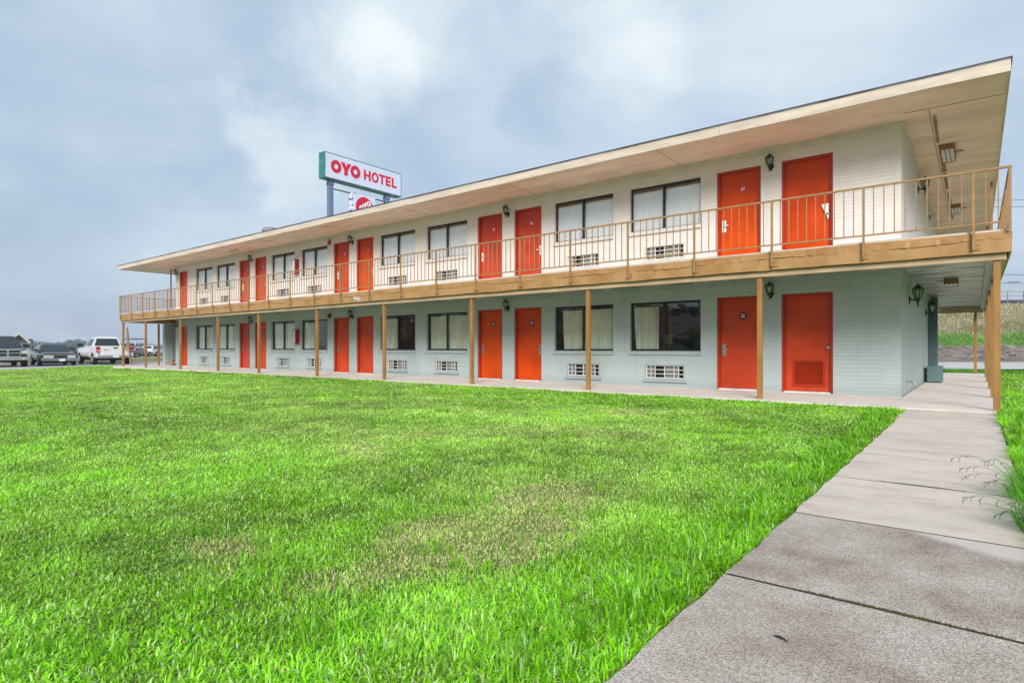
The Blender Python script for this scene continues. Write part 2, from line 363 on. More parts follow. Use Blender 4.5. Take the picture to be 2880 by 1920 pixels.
# ------------------------------------------------------------------ mesh builder
class MB:
    def __init__(self, org=(0, 0, 0)):
        self.v = []; self.f = []; self.mi = []; self.org = Vector(org); self.cur = 0

    def add(self, vs, fs):
        o = len(self.v)
        self.v += [Vector(p) - self.org for p in vs]
        for f in fs:
            self.f.append([i + o for i in f]); self.mi.append(self.cur)
        return self

    def quad(self, a, b, c, d):
        return self.add([a, b, c, d], [(0, 1, 2, 3)])

    def box(self, x0, x1, y0, y1, z0, z1):
        return self.add([(x0, y0, z0), (x1, y0, z0), (x1, y1, z0), (x0, y1, z0), (x0, y0, z1), (x1, y0, z1), (x1, y1, z1), (x0, y1, z1)],
                        [(0, 3, 2, 1), (4, 5, 6, 7), (0, 1, 5, 4), (1, 2, 6, 5), (2, 3, 7, 6), (3, 0, 4, 7)])

    def bar(self, p, q, w, h=None, up=(0, 0, 1)):
        """rectangular bar from p to q"""
        h = h or w
        p, q = Vector(p), Vector(q)
        d = (q - p).normalized()
        u = Vector(up)
        if abs(d.dot(u)) > 0.98:
            u = Vector((1, 0, 0))
        s = d.cross(u).normalized(); u = s.cross(d)
        s *= w / 2; u *= h / 2
        vs = [p - s - u, p + s - u, p + s + u, p - s + u, q - s - u, q + s - u, q + s + u, q - s + u]
        return self.add(vs, [(0, 3, 2, 1), (4, 5, 6, 7), (0, 1, 5, 4), (1, 2, 6, 5), (2, 3, 7, 6), (3, 0, 4, 7)])

    def tube(self, pts, r, n=8, caps=True):
        pts = [Vector(p) for p in pts]
        rs = r if isinstance(r, (list, tuple)) else [r] * len(pts)
        vs = []
        for i, p in enumerate(pts):
            d = (pts[min(i + 1, len(pts) - 1)] - pts[max(i - 1, 0)]).normalized()
            u = Vector((0, 0, 1)) if abs(d.z) < 0.95 else Vector((1, 0, 0))
            s = d.cross(u).normalized(); u = s.cross(d)
            for k in range(n):
                a = 2 * PI * k / n
                vs.append(p + (s * math.cos(a) + u * math.sin(a)) * rs[i])
        fs = []
        for i in range(len(pts) - 1):
            for k in range(n):
                fs.append((i * n + k, i * n + (k + 1) % n, (i + 1) * n + (k + 1) % n, (i + 1) * n + k))
        if caps:
            fs.append(tuple(range(n))[::-1]); fs.append(tuple((len(pts) - 1) * n + k for k in range(n)))
        return self.add(vs, fs)

    def lathe(self, c, prof, n=12, axis='z', phase=0.0):
        """prof = [(radius, height)] about an axis through c"""
        vs = []
        for r, h in prof:
            for k in range(n):
                a = 2 * PI * k / n + phase
                x, y = r * math.cos(a), r * math.sin(a)
                p = (x, y, h) if axis == 'z' else ((h, x, y) if axis == 'x' else (x, h, y))
                vs.append((c[0] + p[0], c[1] + p[1], c[2] + p[2]))
        fs = []
        for i in range(len(prof) - 1):
            for k in range(n):
                fs.append((i * n + k, i * n + (k + 1) % n, (i + 1) * n + (k + 1) % n, (i + 1) * n + k))
        fs.append(tuple(range(n))[::-1]); fs.append(tuple((len(prof) - 1) * n + k for k in range(n)))
        return self.add(vs, fs)

    def prism(self, poly, fn, t):
        """poly in 2-D, fn(a, b, t) to 3-D; thickness t"""
        n = len(poly)
        vs = [fn(a, b, 0) for a, b in poly] + [fn(a, b, t) for a, b in poly]
        fs = [tuple(range(n))[::-1], tuple(range(n, 2 * n))] + [(i, (i + 1) % n, n + (i + 1) % n, n + i) for i in range(n)]
        return self.add(vs, fs)

    def ring(self, c, ra, rb, ia, ib, fn, t, n=40):
        vs = []; fs = []
        for k in range(n):
            a = 2 * PI * k / n
            ca, sa = math.cos(a), math.sin(a)
            for (p, q) in ((ra, rb), (ia, ib)):
                for tt in (0, t):
                    vs.append(fn(c[0] + p * ca, c[1] + q * sa, tt))
        for k in range(n):
            o, m = 4 * k, 4 * ((k + 1) % n)
            fs += [(o + 1, m + 1, m + 3, o + 3), (o, o + 2, m + 2, m), (o, m, m + 1, o + 1), (o + 2, o + 3, m + 3, m + 2)]
        return self.add(vs, fs)

    def loft(self, st, n=16, p=4.5):
        """rounded body along x; st = [(x, halfwidth, z0, z1)] or with a y-centre as fifth"""
        vs = []; fs = []
        for s_ in st:
            x, hw, z0, z1 = s_[:4]
            zc, hh = (z0 + z1) / 2, (z1 - z0) / 2
            for k in range(n):
                a = 2 * PI * (k + 0.5) / n
                ca, sa = math.cos(a), math.sin(a)
                vs.append((x, hw * math.copysign(abs(ca) ** (2 / p), ca), zc + hh * math.copysign(abs(sa) ** (2 / p), sa)))
        for i in range(len(st) - 1):
            for k in range(n):
                fs.append((i * n + k, i * n + (k + 1) % n, (i + 1) * n + (k + 1) % n, (i + 1) * n + k))
        fs.append(tuple(range(n))[::-1]); fs.append(tuple((len(st) - 1) * n + k for k in range(n)))
        return self.add(vs, fs)

    def build(self, name, m, parent=None, smooth=False, bevel=0.0, label=None):
        me = bpy.data.meshes.new(name)
        me.from_pydata([tuple(v) for v in self.v], [], self.f)
        ms = m if isinstance(m, (list, tuple)) else [m]
        for x in ms:
            me.materials.append(x)
        if len(ms) > 1:
            me.polygons.foreach_set('material_index', self.mi)
        me.update()
        import bmesh
        bm = bmesh.new(); bm.from_mesh(me)
        bmesh.ops.recalc_face_normals(bm, faces=bm.faces)
        bm.to_mesh(me); bm.free()
        if smooth:
            me.polygons.foreach_set('use_smooth', [True] * len(me.polygons))
            try:
                me.set_sharp_from_angle(angle=R(38))
            except Exception:
                pass
        o = bpy.data.objects.new(name, me)
        COL.objects.link(o)
        if parent:
            o.parent = parent
        if bevel > 0:
            b = o.modifiers.new('bevel', 'BEVEL'); b.width = bevel; b.segments = 2; b.limit_method = 'ANGLE'
        if label:
            o['label'] = label
        return o


def tag(o, label, cat, group=None, kind=None):
    o['label'] = label; o['category'] = cat
    if group:
        o['group'] = group
    if kind:
        o['kind'] = kind
    return o


def struct(o, kind='structure'):
    o['kind'] = kind
    return o


def thing(name, label, cat, loc=(0, 0, 0), rz=0.0, group=None):
    o = bpy.data.objects.new(name, None)
    o.empty_display_size = 0.2
    COL.objects.link(o)
    o.location = loc; o.rotation_euler = (0, 0, rz)
    return tag(o, label, cat, group)


def dup(root, loc, rz, label, group=None):
    r = root.copy(); COL.objects.link(r)
    r.location = loc; r.rotation_euler = (0, 0, rz); r['label'] = label
    if group:
        r['group'] = group
    for ch in list(root.children):
        c = ch.copy(); COL.objects.link(c); c.parent = r
        for g in list(ch.children):
            d = g.copy(); COL.objects.link(d); d.parent = c
    return r


def np_mesh(name, V, F4, F3, m, tint=None):
    """big mesh from numpy arrays: quads F4 and triangles F3"""
    me = bpy.data.meshes.new(name)
    nv = len(V); n4 = len(F4); n3 = len(F3)
    me.vertices.add(nv); me.vertices.foreach_set('co', V.astype(np.float32).ravel())
    loops = np.concatenate([F4.ravel(), F3.ravel()]).astype(np.int32)
    me.loops.add(len(loops)); me.loops.foreach_set('vertex_index', loops)
    me.polygons.add(n4 + n3)
    st = np.concatenate([np.arange(n4) * 4, n4 * 4 + np.arange(n3) * 3]).astype(np.int32)
    me.polygons.foreach_set('loop_start', st)
    me.materials.append(m)
    me.update(calc_edges=True)
    if tint is not None:
        a = me.color_attributes.new('tint', 'FLOAT_COLOR', 'POINT')
        rgba = np.ones((nv, 4), np.float32); rgba[:, :3] = tint
        a.data.foreach_set('color', rgba.ravel())
    me.validate()
    o = bpy.data.objects.new(name, me)
    COL.objects.link(o)
    return o


# ------------------------------------------------------------------ camera, sky, light
cd = bpy.data.cameras.new('camera'); cam = bpy.data.objects.new('camera', cd); COL.objects.link(cam)
cam.location = (0, 0, CAMZ); cam.rotation_euler = (PI / 2, 0, TH)
cd.sensor_width = 36; cd.lens = 1655 / 2880 * 36; cd.shift_y = 19 / 2880
cd.clip_start = 0.05; cd.clip_end = 6000
sc.camera = cam

SUN_DIR = Vector((0.58, -0.90, 0.62)).normalized()
sd = bpy.data.lights.new('sun', 'SUN'); sd.energy = 1.5; sd.angle = R(26); sd.color = (1.0, 0.975, 0.94)
so = bpy.data.objects.new('sun', sd); COL.objects.link(so)
so.rotation_euler = SUN_DIR.to_track_quat('Z', 'Y').to_euler(); so.location = (0, -10, 30)


def sky():
    w = bpy.data.worlds.new('World'); sc.world = w; w.use_nodes = True
    nt = w.node_tree; N = nt.nodes.new; L = nt.links.new
    bg = nt.nodes['Background']; out = nt.nodes['World Output']
    st = N('ShaderNodeTexSky'); st.sky_type = 'NISHITA'; st.sun_disc = False
    st.sun_elevation = math.asin(SUN_DIR.z); st.sun_rotation = math.atan2(SUN_DIR.x, SUN_DIR.y)
    st.air_density = 1.0; st.dust_density = 2.0
    L(st.outputs[0], bg.inputs['Color']); bg.inputs['Strength'].default_value = 0.05
    tc = N('ShaderNodeTexCoord')
    nrm = N('ShaderNodeVectorMath'); nrm.operation = 'NORMALIZE'
    L(tc.outputs['Generated'], nrm.inputs[0])
    # flatten towards the horizon so clouds stretch as they recede
    sep = N('ShaderNodeSeparateXYZ'); L(nrm.outputs[0], sep.inputs[0])
    zz = N('ShaderNodeMath'); zz.operation = 'MAXIMUM'; zz.inputs[1].default_value = 0.0; L(sep.outputs['Z'], zz.inputs[0])
    za = N('ShaderNodeMath'); za.operation = 'ADD'; za.inputs[1].default_value = 0.32; L(zz.outputs[0], za.inputs[0])
    inv = N('ShaderNodeMath'); inv.operation = 'DIVIDE'; inv.inputs[0].default_value = 1.0; L(za.outputs[0], inv.inputs[1])
    pl = N('ShaderNodeVectorMath'); pl.operation = 'SCALE'; L(nrm.outputs[0], pl.inputs[0]); L(inv.outputs[0], pl.inputs['Scale'])
    n1 = N('ShaderNodeTexNoise'); n1.inputs['Scale'].default_value = 1.55; n1.inputs['Detail'].default_value = 10; n1.inputs['Roughness'].default_value = 0.56
    n1.inputs['Distortion'].default_value = 0.35
    L(pl.outputs[0], n1.inputs['Vector'])
    # brighter openings in the overcast
    wn = N('ShaderNodeTexNoise'); wn.inputs['Scale'].default_value = 4.2; wn.inputs['Detail'].default_value = 9; wn.inputs['Roughness'].default_value = 0.62
    L(nrm.outputs[0], wn.inputs['Vector'])
    ws = N('ShaderNodeVectorMath'); ws.operation = 'SUBTRACT'; ws.inputs[1].default_value = (0.5, 0.5, 0.5); L(wn.outputs['Color'], ws.inputs[0])
    wm = N('ShaderNodeVectorMath'); wm.operation = 'SCALE'; wm.inputs['Scale'].default_value = 0.30; L(ws.outputs[0], wm.inputs[0])
    wd = N('ShaderNodeVectorMath'); wd.operation = 'ADD'; L(nrm.outputs[0], wd.inputs[0]); L(wm.outputs[0], wd.inputs[1])
    acc = None
    for (x, y, rad, amp) in SPOTS:
        t = (x * 1.2245 - 1440) / 1655; b = (979 - y * 1.2245) / 1655
        d = Vector((-S + t * C, C + t * S, b)).normalized()
        ds = N('ShaderNodeVectorMath'); ds.operation = 'DISTANCE'; ds.inputs[1].default_value = d; L(wd.outputs[0], ds.inputs[0])
        mr = N('ShaderNodeMapRange'); mr.interpolation_type = 'SMOOTHERSTEP'
        mr.inputs['From Min'].default_value = 0.0; mr.inputs['From Max'].default_value = rad
        mr.inputs['To Min'].default_value = amp; mr.inputs['To Max'].default_value = 0.0
        L(ds.outputs['Value'], mr.inputs['Value'])
        if acc is None:
            acc = mr.outputs[0]
        else:
            a = N('ShaderNodeMath'); a.operation = 'ADD'; L(acc, a.inputs[0]); L(mr.outputs[0], a.inputs[1]); acc = a.outputs[0]
    nm = N('ShaderNodeMath'); nm.operation = 'MULTIPLY_ADD'; nm.inputs[1].default_value = 1.15; nm.inputs[2].default_value = -0.21
    L(n1.outputs['Fac'], nm.inputs[0])
    tot = N('ShaderNodeMath'); tot.operation = 'ADD'; L(nm.outputs[0], tot.inputs[0]); L(acc, tot.inputs[1])
    cr = N('ShaderNodeValToRGB'); e = cr.color_ramp.elements
    e[0].position = 0.10; e[0].color = SKYC[0]
    e[1].position = 1.0; e[1].color = SKYC[3]
    x = e.new(0.36); x.color = SKYC[1]
    x = e.new(0.62); x.color = SKYC[2]
    L(tot.outputs[0], cr.inputs['Fac'])
    bg2 = N('ShaderNodeBackground'); L(cr.outputs['Color'], bg2.inputs['Color']); bg2.inputs['Strength'].default_value = SKYS
    mx = N('ShaderNodeMixShader'); mx.inputs[0].default_value = 0.9
    L(bg.outputs[0], mx.inputs[1]); L(bg2.outputs[0], mx.inputs[2]); L(mx.outputs[0], out.inputs['Surface'])


SPOTS = [(865, 10, 0.20, 0.28), (850, 130, 0.13, 0.22), (540, 265, 0.09, 0.22), (640, 330, 0.15, 0.26), (740, 375, 0.18, 0.22), (1430, 30, 0.19, 0.28),
         (1340, 170, 0.15, 0.10), (2150, 330, 0.40, 0.18), (1300, 330, 0.40, 0.12), (1000, 60, 0.25, 0.10), (1800, 40, 0.16, 0.12), (250, 60, 0.25, 0.12), (400, 450, 0.3, 0.06)]
SPOTS += [(1160, 110, 0.16, -0.14), (530, 130, 0.18, -0.12), (40, 330, 0.30, -0.06), (1650, 230, 0.2, -0.08), (250, 640, 0.35, -0.06)]
SKYC = [(0.385, 0.500, 0.670, 1), (0.500, 0.625, 0.785, 1), (0.700, 0.815, 0.905, 1), (0.975, 1.03, 1.05, 1)]
SKYS = 0.365
sky()
sc.view_settings.view_transform = 'Standard'; sc.view_settings.look = 'None'
sc.view_settings.exposure = 1.5; sc.view_settings.gamma = 1.0
sc.cycles.max_bounces = 8; sc.cycles.transparent_max_bounces = 12
sc.cycles.use_denoising = True

# ------------------------------------------------------------------ the motel
YF = 14.0
XL, XR, YB = -34.67, -1.17, 27.0
ORG = (-18.0, 14.0, 0.0)
H = thing('motel_building', 'two-storey motel with cream upper floor, sage lower floor and orange doors under a flat roof', 'building', ORG)


def B():
    return MB(ORG)


DOORS = [(-3.40, -2.38), (-4.84, -3.84), (-10.96, -9.95), (-12.44, -11.42), (-18.63, -17.61), (-20.10, -19.08), (-26.20, -25.18), (-27.63, -26.63), (-34.20, -33.20)]
WINS = [(-7.11, -5.23), (-9.49, -7.60), (-14.77, -12.88), (-17.23, -15.33), (-22.39, -20.50), (-24.76, -22.87), (-29.95, -28.05), (-32.25, -30.34)]


def wall_with_holes(mb, x0, x1, z0, z1, holes, y, depth):
    xs = sorted({x0, x1, *[h[0] for h in holes], *[h[1] for h in holes]})
    zs = sorted({z0, z1, *[h[2] for h in holes], *[h[3] for h in holes]})
    for i in range(len(xs) - 1):
        for k in range(len(zs) - 1):
            cx, cz = (xs[i] + xs[i + 1]) / 2, (zs[k] + zs[k + 1]) / 2
            if any(h[0] < cx < h[1] and h[2] < cz < h[3] for h in holes):
                continue
            mb.quad((xs[i], y, zs[k]), (xs[i + 1], y, zs[k]), (xs[i + 1], y, zs[k + 1]), (xs[i], y, zs[k + 1]))
    for a, b, c, d in holes:
        e = y + depth
        mb.quad((a, y, c), (a, y, d), (a, e, d), (a, e, c)); mb.quad((b, y, c), (b, e, c), (b, e, d), (b, y, d))
        mb.quad((a, y, d), (b, y, d), (b, e, d), (a, e, d)); mb.quad((a, y, c), (a, e, c), (b, e, c), (b, y, c))


def ac_box(w):
    return (w[0] + 0.42, w[0] + 1.49)


def floor_holes(zd0, zd1, zw0, zw1, za0, za1):
    hs = [(a, b, zd0, zd1) for a, b in DOORS] + [(a, b, zw0, zw1) for a, b in WINS]
    return hs + [(*ac_box(w), za0, za1) for w in WINS]


mb = B()
wall_with_holes(mb, XL, XR, -0.1, 2.56, floor_holes(0.0, 2.17, 0.90, 2.15, 0.18, 0.57), YF, 0.17)
mb.quad((XR, YF, -0.1), (XR, YB, -0.1), (XR, YB, 2.56), (XR, YF, 2.56))
mb.quad((XL, YF, -0.1), (XL, YB, -0.1), (XL, YB, 2.56), (XL, YF, 2.56))
mb.quad((XL, YB, -0.1), (XR, YB, -0.1), (XR, YB, 2.56), (XL, YB, 2.56))
mb.build('lower_wall', M['lower'], H, label='sage green painted brick wall of the ground floor')
mb = B()
wall_with_holes(mb, XL, XR, 2.56, 5.47, floor_holes(2.93, 5.13, 3.98, 5.12, 3.19, 3.58), YF, 0.17)
mb.quad((XR, YF, 2.56), (XR, YB, 2.56), (XR, YB, 5.47), (XR, YF, 5.47))
mb.quad((XL, YF, 2.56), (XL, YB, 2.56), (XL, YB, 5.47), (XL, YF, 5.47))
mb.quad((XL, YB, 2.56), (XR, YB, 2.56), (XR, YB, 5.47), (XL, YB, 5.47))
mb.build('upper_wall', M['upper'], H, label='cream painted brick wall of the upper floor')
mb = B(); mb.box(XR + 0.001, -0.93, 22.3, 22.62, 0.0, 2.53); mb.build('wall_pier', M['sage_dark'], H, label='dark green pier standing out of the end wall')
# stair alcove at the far end
mb = B()
mb.box(-36.38, -36.08, YF, 17.6, -0.05, 2.55)
mb.box(-36.08, XL - 0.002, 17.4, 17.6, -0.05, 2.55)
mb.build('stair_wall', M['sage'], H)
st = B()
for k in range(8):
    y0 = 14.35 + k * 0.27
    st.box(-36.05, XL - 0.02, y0, y0 + 0.30, 0.17 * k + 0.13, 0.17 * k + 0.18)
stair = st.build('stair', M['tread'], H)
for x in (-36.04, XL - 0.06):
    st = B(); st.bar((x, 14.25, 0.06), (x, 16.6, 1.56), 0.05, 0.24); st.build('stringer', M['tread'], stair)
st = B()
st.tube([(-35.95, 14.3, 0.0), (-35.95, 14.3, 0.98), (-35.95, 16.6, 2.42)], 0.022, 6)
st.bar((-35.95, 14.3, 0.55), (-35.95, 16.6, 2.0), 0.025)
st.build('handrail', M['sage'], stair)

# roof: flat, wide eaves
RX0, RX1, RY0, RY1 = -38.4, 0.445, 12.42, 29.1
mb = B(); mb.box(RX0 + 0.04, RX1 - 0.04, RY0 + 0.04, RY1 - 0.04, 5.47, 5.60)
roof_o = mb.build('soffit', M['soffit'], H)
mb = B(); mb.box(RX0 + 0.02, RX1 - 0.02, RY0 + 0.045, RY1 - 0.05, 5.601, 5.66)
mb.box(-37.5, -0.4, 13.3, 28.2, 5.66, 5.70)
mb.build('roof', M['roofing'], H)


def wavy(mb, p, q, z0, z1, thick, seg, amp, out, lap=0.0):
    """long thin board from p to q (plan points) with slightly uneven edges; out = outward plan direction"""
    p, q = Vector((p[0], p[1], 0)), Vector((q[0], q[1], 0))
    o = Vector((out[0], out[1], 0))
    vs = []; fs = []
    ph = random.random() * 9
    for i in range(seg + 1):
        t = i / seg
        b = p.lerp(q, t)
        s = (q - p).length * t
        e0 = amp * (math.sin(s * 1.7 + ph) + 0.7 * math.sin(s * 4.3 + ph * 2) + random.uniform(-0.6, 0.6))
        e1 = amp * 0.35 * (math.sin(s * 1.1 + ph) + random.uniform(-0.5, 0.5))
        bul = amp * 0.9 * (math.sin(s * 2.9 + ph * 3) + random.uniform(-0.8, 0.8)) + lap
        for k, (zz, dd) in enumerate(((z0 + e0, thick + bul), ((z0 + z1) / 2, thick + bul * 0.5), (z1 + e1, thick))):
            pt = b + o * dd
            vs.append((pt.x, pt.y, zz))
        vs.append((b.x, b.y, z1 + e1)); vs.append((b.x, b.y, z0 + e0))
    for i in range(seg):
        a, c = i * 5, (i + 1) * 5
        for k in range(5):
            fs.append((a + k, a + (k + 1) % 5, c + (k + 1) % 5, c + k))
    fs.append((0, 1, 2, 3, 4)); fs.append(tuple(seg * 5 + k for k in range(5))[::-1])
    mb.add(vs, fs)


mb = B()
x = RX0
while x < RX1 - 0.1:                                                    # eave boards, butted
    x2 = min(RX1, x + 4.88)
    wavy(mb, (x + 0.002, RY0 + 0.04), (x2 - 0.002, RY0 + 0.04), 5.445, 5.645, 0.035, 40, 0.003, (0, -1))
    x = x2
mb.box(RX1 - 0.04, RX1, RY0 + 0.045, RY1, 5.445, 5.61)
mb.box(RX0, RX0 + 0.04, RY0 + 0.045, RY1, 5.445, 5.61)
mb.box(RX0 + 0.05, RX1 - 0.05, RY1 - 0.04, RY1 - 0.003, 5.445, 5.61)
mb.build('eave_board', M['eave'], H)
mb = B()
wavy(mb, (RX0 - 0.02, RY0), (RX1 + 0.02, RY0), 5.646, 5.668, 0.02, 300, 0.002, (0, -1))
mb.box(RX1 + 0.001, RX1 + 0.018, RY0 + 0.005, RY1, 5.618, 5.672)
mb.box(RX0 - 0.018, RX0 - 0.001, RY0 + 0.005, RY1, 5.618, 5.672)
mb.build('roof_edge', M['roof_edge'], H)
mb = B()                                                               # moulding under the soffit
for (d, z0, z1) in ((0.055, 5.40, 5.468), (0.028, 5.33, 5.40)):
    mb.box(XL, XR + d, YF - d, YF - 0.001, z0, z1)
    mb.box(XR + 0.001, XR + d, YF - 0.0005, YB, z0, z1)
mb.build('soffit_moulding', M['cream'], H)
mb = B()
for (d, z0, z1) in ((0.05, 2.49, 2.548), (0.025, 2.43, 2.49)):
    mb.box(XL, XR + d, YF - d, YF - 0.001, z0, z1)
    mb.box(XR + 0.001, XR + d, YF - 0.0005, 22.29, z0, z1)
mb.build('ceiling_moulding', M['sage'], H)
jm = mat('joint_brown', (0.20, 0.13, 0.07), 0.8)                          # worn joints in the soffit boards
for (a, b, w) in [((-1.1, 13.52), (0.39, 13.58), 0.010), ((-0.70, 13.6), (-0.72, 27.0), 0.008)] + [((-36.5 + k * 4.4, 12.5), (-36.5 + k * 4.4, 13.94), 0.006) for k in range(1, 8)]:
    mb = B(); mb.bar((a[0], a[1], 5.467), (b[0], b[1], 5.467), w, 0.008); mb.build('soffit_joint', jm, H)
mb = B()
for (a, b, w) in ((14.0, 15.9, 0.05), (16.1, 18.6, 0.09), (18.8, 20.6, 0.06), (21.2, 25.5, 0.07)):
    wavy(mb, (-0.66, a), (-0.675, b), 5.461, 5.468, w, 30, 0.006, (1, 0))
mb.build('soffit_stain_batten', mat('batten_brown', (0.36, 0.24, 0.14), 0.8, var=0.6, scale=4), H)

# balcony
BX0, BX1, BY0, BY1 = -35.98, 0.43, 11.72, 28.9
mb = B(); mb.box(BX0 + 0.03, BX1 - 0.03, BY0 + 0.03, YF - 0.001, 2.60, 2.80)
mb.box(XR + 0.001, BX1 - 0.03, YF - 0.0005, BY1 - 0.03, 2.60, 2.80)
mb.box(BX0 + 0.03, XL - 0.001, YF - 0.0005, 17.8, 2.60, 2.80)
mb.build('balcony_floor', M['conc_new'], H)
mb = B()
mb.box(BX0 + 0.14, BX1 - 0.14, BY0 + 0.2, YF - 0.001, 2.55, 2.597)
mb.box(XR + 0.001, BX1 - 0.14, YF - 0.0005, BY1 - 0.2, 2.55, 2.597)
mb.build('balcony_ceiling', M['ceiling'], H)
mb = B()
x = BX0
while x < BX1 - 0.1:                                                    # lower fascia boards
    x2 = min(BX1, x + 3.66)
    wavy(mb, (x + 0.005, BY0 + 0.03), (x2 - 0.005, BY0 + 0.03), 2.44, 2.655, 0.03, 24, 0.0035, (0, -1))
    x = x2
y = BY0 + 0.04
while y < BY1:
    y2 = min(BY1, y + 3.66)
    mb.box(BX1 - 0.03, BX1, y + 0.003, y2 - 0.003, 2.44, 2.655)
    y = y2
mb.box(BX0, BX0 + 0.03, BY0 + 0.04, 17.8, 2.44, 2.655)
mb.build('fascia_board', M['fascia'], H)
mb = B()
wavy(mb, (BX0, BY0 + 0.03), (BX1, BY0 + 0.03), 2.64, 2.765, 0.034, 620, 0.0105, (0, -1), lap=0.006)
mb.box(BX1 - 0.03, BX1 + 0.006, BY0 + 0.04, BY1, 2.657, 2.765)
mb.box(BX0 - 0.006, BX0 + 0.03, BY0 + 0.04, 17.8, 2.657, 2.765)
mb.build('metal_flashing', M['drip'], H)
mb = B()
mb.box(BX0 + 0.05, BX1 - 0.06, BY0 + 0.07, BY0 + 0.20, 2.335, 2.435)
mb.box(BX1 - 0.20, BX1 - 0.06, BY0 + 0.201, BY1 - 0.1, 2.335, 2.435)
mb.box(BX0 + 0.05, BX0 + 0.18, BY0 + 0.201, 17.7, 2.335, 2.435)
mb.box(XR + 0.002, BX1 - 0.21, BY1 - 0.3, BY1 - 0.16, 2.335, 2.545)
mb.build('balcony_beam', M['beam'], H)
mb = B()
mb.box(BX0 + 0.06, BX1 - 0.19, BY0 + 0.201, BY0 + 0.30, 2.437, 2.549)
mb.box(BX1 - 0.30, BX1 - 0.20, BY0 + 0.302, BY1 - 0.31, 2.437, 2.549)
mb.build('inner_joist', M['sage'], H)
mb = B()                                                               # flaked-off paint on the fascia
for k in range(46):
    cx = -15.56 + random.gauss(0, 0.10); cz = 2.545 + random.gauss(0, 0.055)
    n = random.randint(4, 6); r = random.uniform(0.010, 0.035)
    poly = [(cx + r * random.uniform(0.5, 1.2) * math.cos(2 * PI * i / n), cz + r * random.uniform(0.4, 1.0) * math.sin(2 * PI * i / n)) for i in range(n)]
    if all(2.45 < z < 2.63 for _, z in poly):
        mb.prism(poly, lambda a, b, t: (a, BY0 - 0.004 - t, b), 0.003)
mb.build('bare_paint_patch', M['plaquewhite'], H)
for px in (0.255, -3.27, -7.09, -10.74, -14.39, -17.98, -21.88, -25.21, -28.85, -32.87, -35.88):
    mb = B(); mb.box(px - 0.045, px + 0.045, 11.82, 11.91, -0.06, 2.334)
    if px < 0:
        mb.box(px - 0.09, px + 0.09, 11.80, 11.93, 2.322, 2.3345)
    mb.build('support_post', M['post'], H, bevel=0.006)
for (px, py) in ((0.27, 14.94), (0.27, 18.18), (0.27, 21.73), (0.27, 25.3), (-0.02, 28.7), (-36.4, 13.8)):
    mb = B(); mb.box(px - 0.045, px + 0.045, py - 0.045, py + 0.045, -0.06, 2.334)
    mb.build('support_post', M['post'], H, bevel=0.006)
for (px, py) in ((-35.9, 14.25), (0.33, 20.6), (0.33, 28.0)):
    mb = B(); mb.box(px - 0.028, px + 0.028, py - 0.028, py + 0.028, 2.8, 5.469)
    mb.build('roof_post', M['post'], H)

# dark rooms behind the windows
mb = B()
mb.box(XL + 0.02, XR - 0.02, 17.5, 17.55, 0.0, 5.4)
for x in np.arange(-33.6, -1.5, 3.82):
    mb.box(x - 0.05, x + 0.05, YF + 0.5, 17.5, 0.0, 5.4)
mb.box(XL + 0.02, XR - 0.02, YF + 0.19, 17.5, 2.5, 2.62)
mb.build('room_partition', M['roomdark'], H)
mb = B()                                                               # bed and bedside lamp seen through the ground-floor window
mb.box(-6.2, -4.9, 15.1, 16.9, 0.28, 0.78); mb.build('bed', M['furnish'], H, bevel=0.06)
mb = B(); mb.box(-15.9, -14.9, 15.3, 16.9, 0.28, 0.8); mb.build('bed', M['furnish'], H, bevel=0.06)
mb = B(); mb.lathe((-6.75, 15.6, 0.0), [(0.16, 1.10), (0.13, 1.36)], 14)
lampo = mb.build('bedside_lamp', M['lampshade'], H)
mb = B(); mb.lathe((-6.75, 15.6, 0.0), [(0.09, 0.7), (0.03, 0.75), (0.03, 1.1)], 10); mb.box(-7.0, -6.5, 15.35, 15.85, 0.1, 0.7)
mb.build('nightstand', M['roomdark'], lampo)


def text_mesh(body, size, bold=0.0):
    cu = bpy.data.curves.new('lettering', 'FONT')
    cu.body = body; cu.size = size; cu.align_x = 'CENTER'; cu.align_y = 'CENTER'; cu.offset = bold; cu.resolution_u = 3
    o = bpy.data.objects.new('lettering', cu)
    COL.objects.link(o)
    bpy.context.view_layer.update()
    me = bpy.data.meshes.new_from_object(o.evaluated_get(bpy.context.evaluated_depsgraph_get()))
    vs = [tuple(v.co) for v in me.vertices]; fs = [tuple(p.vertices) for p in me.polygons]
    bpy.data.objects.remove(o); bpy.data.curves.remove(cu); bpy.data.meshes.remove(me)
    return vs, fs


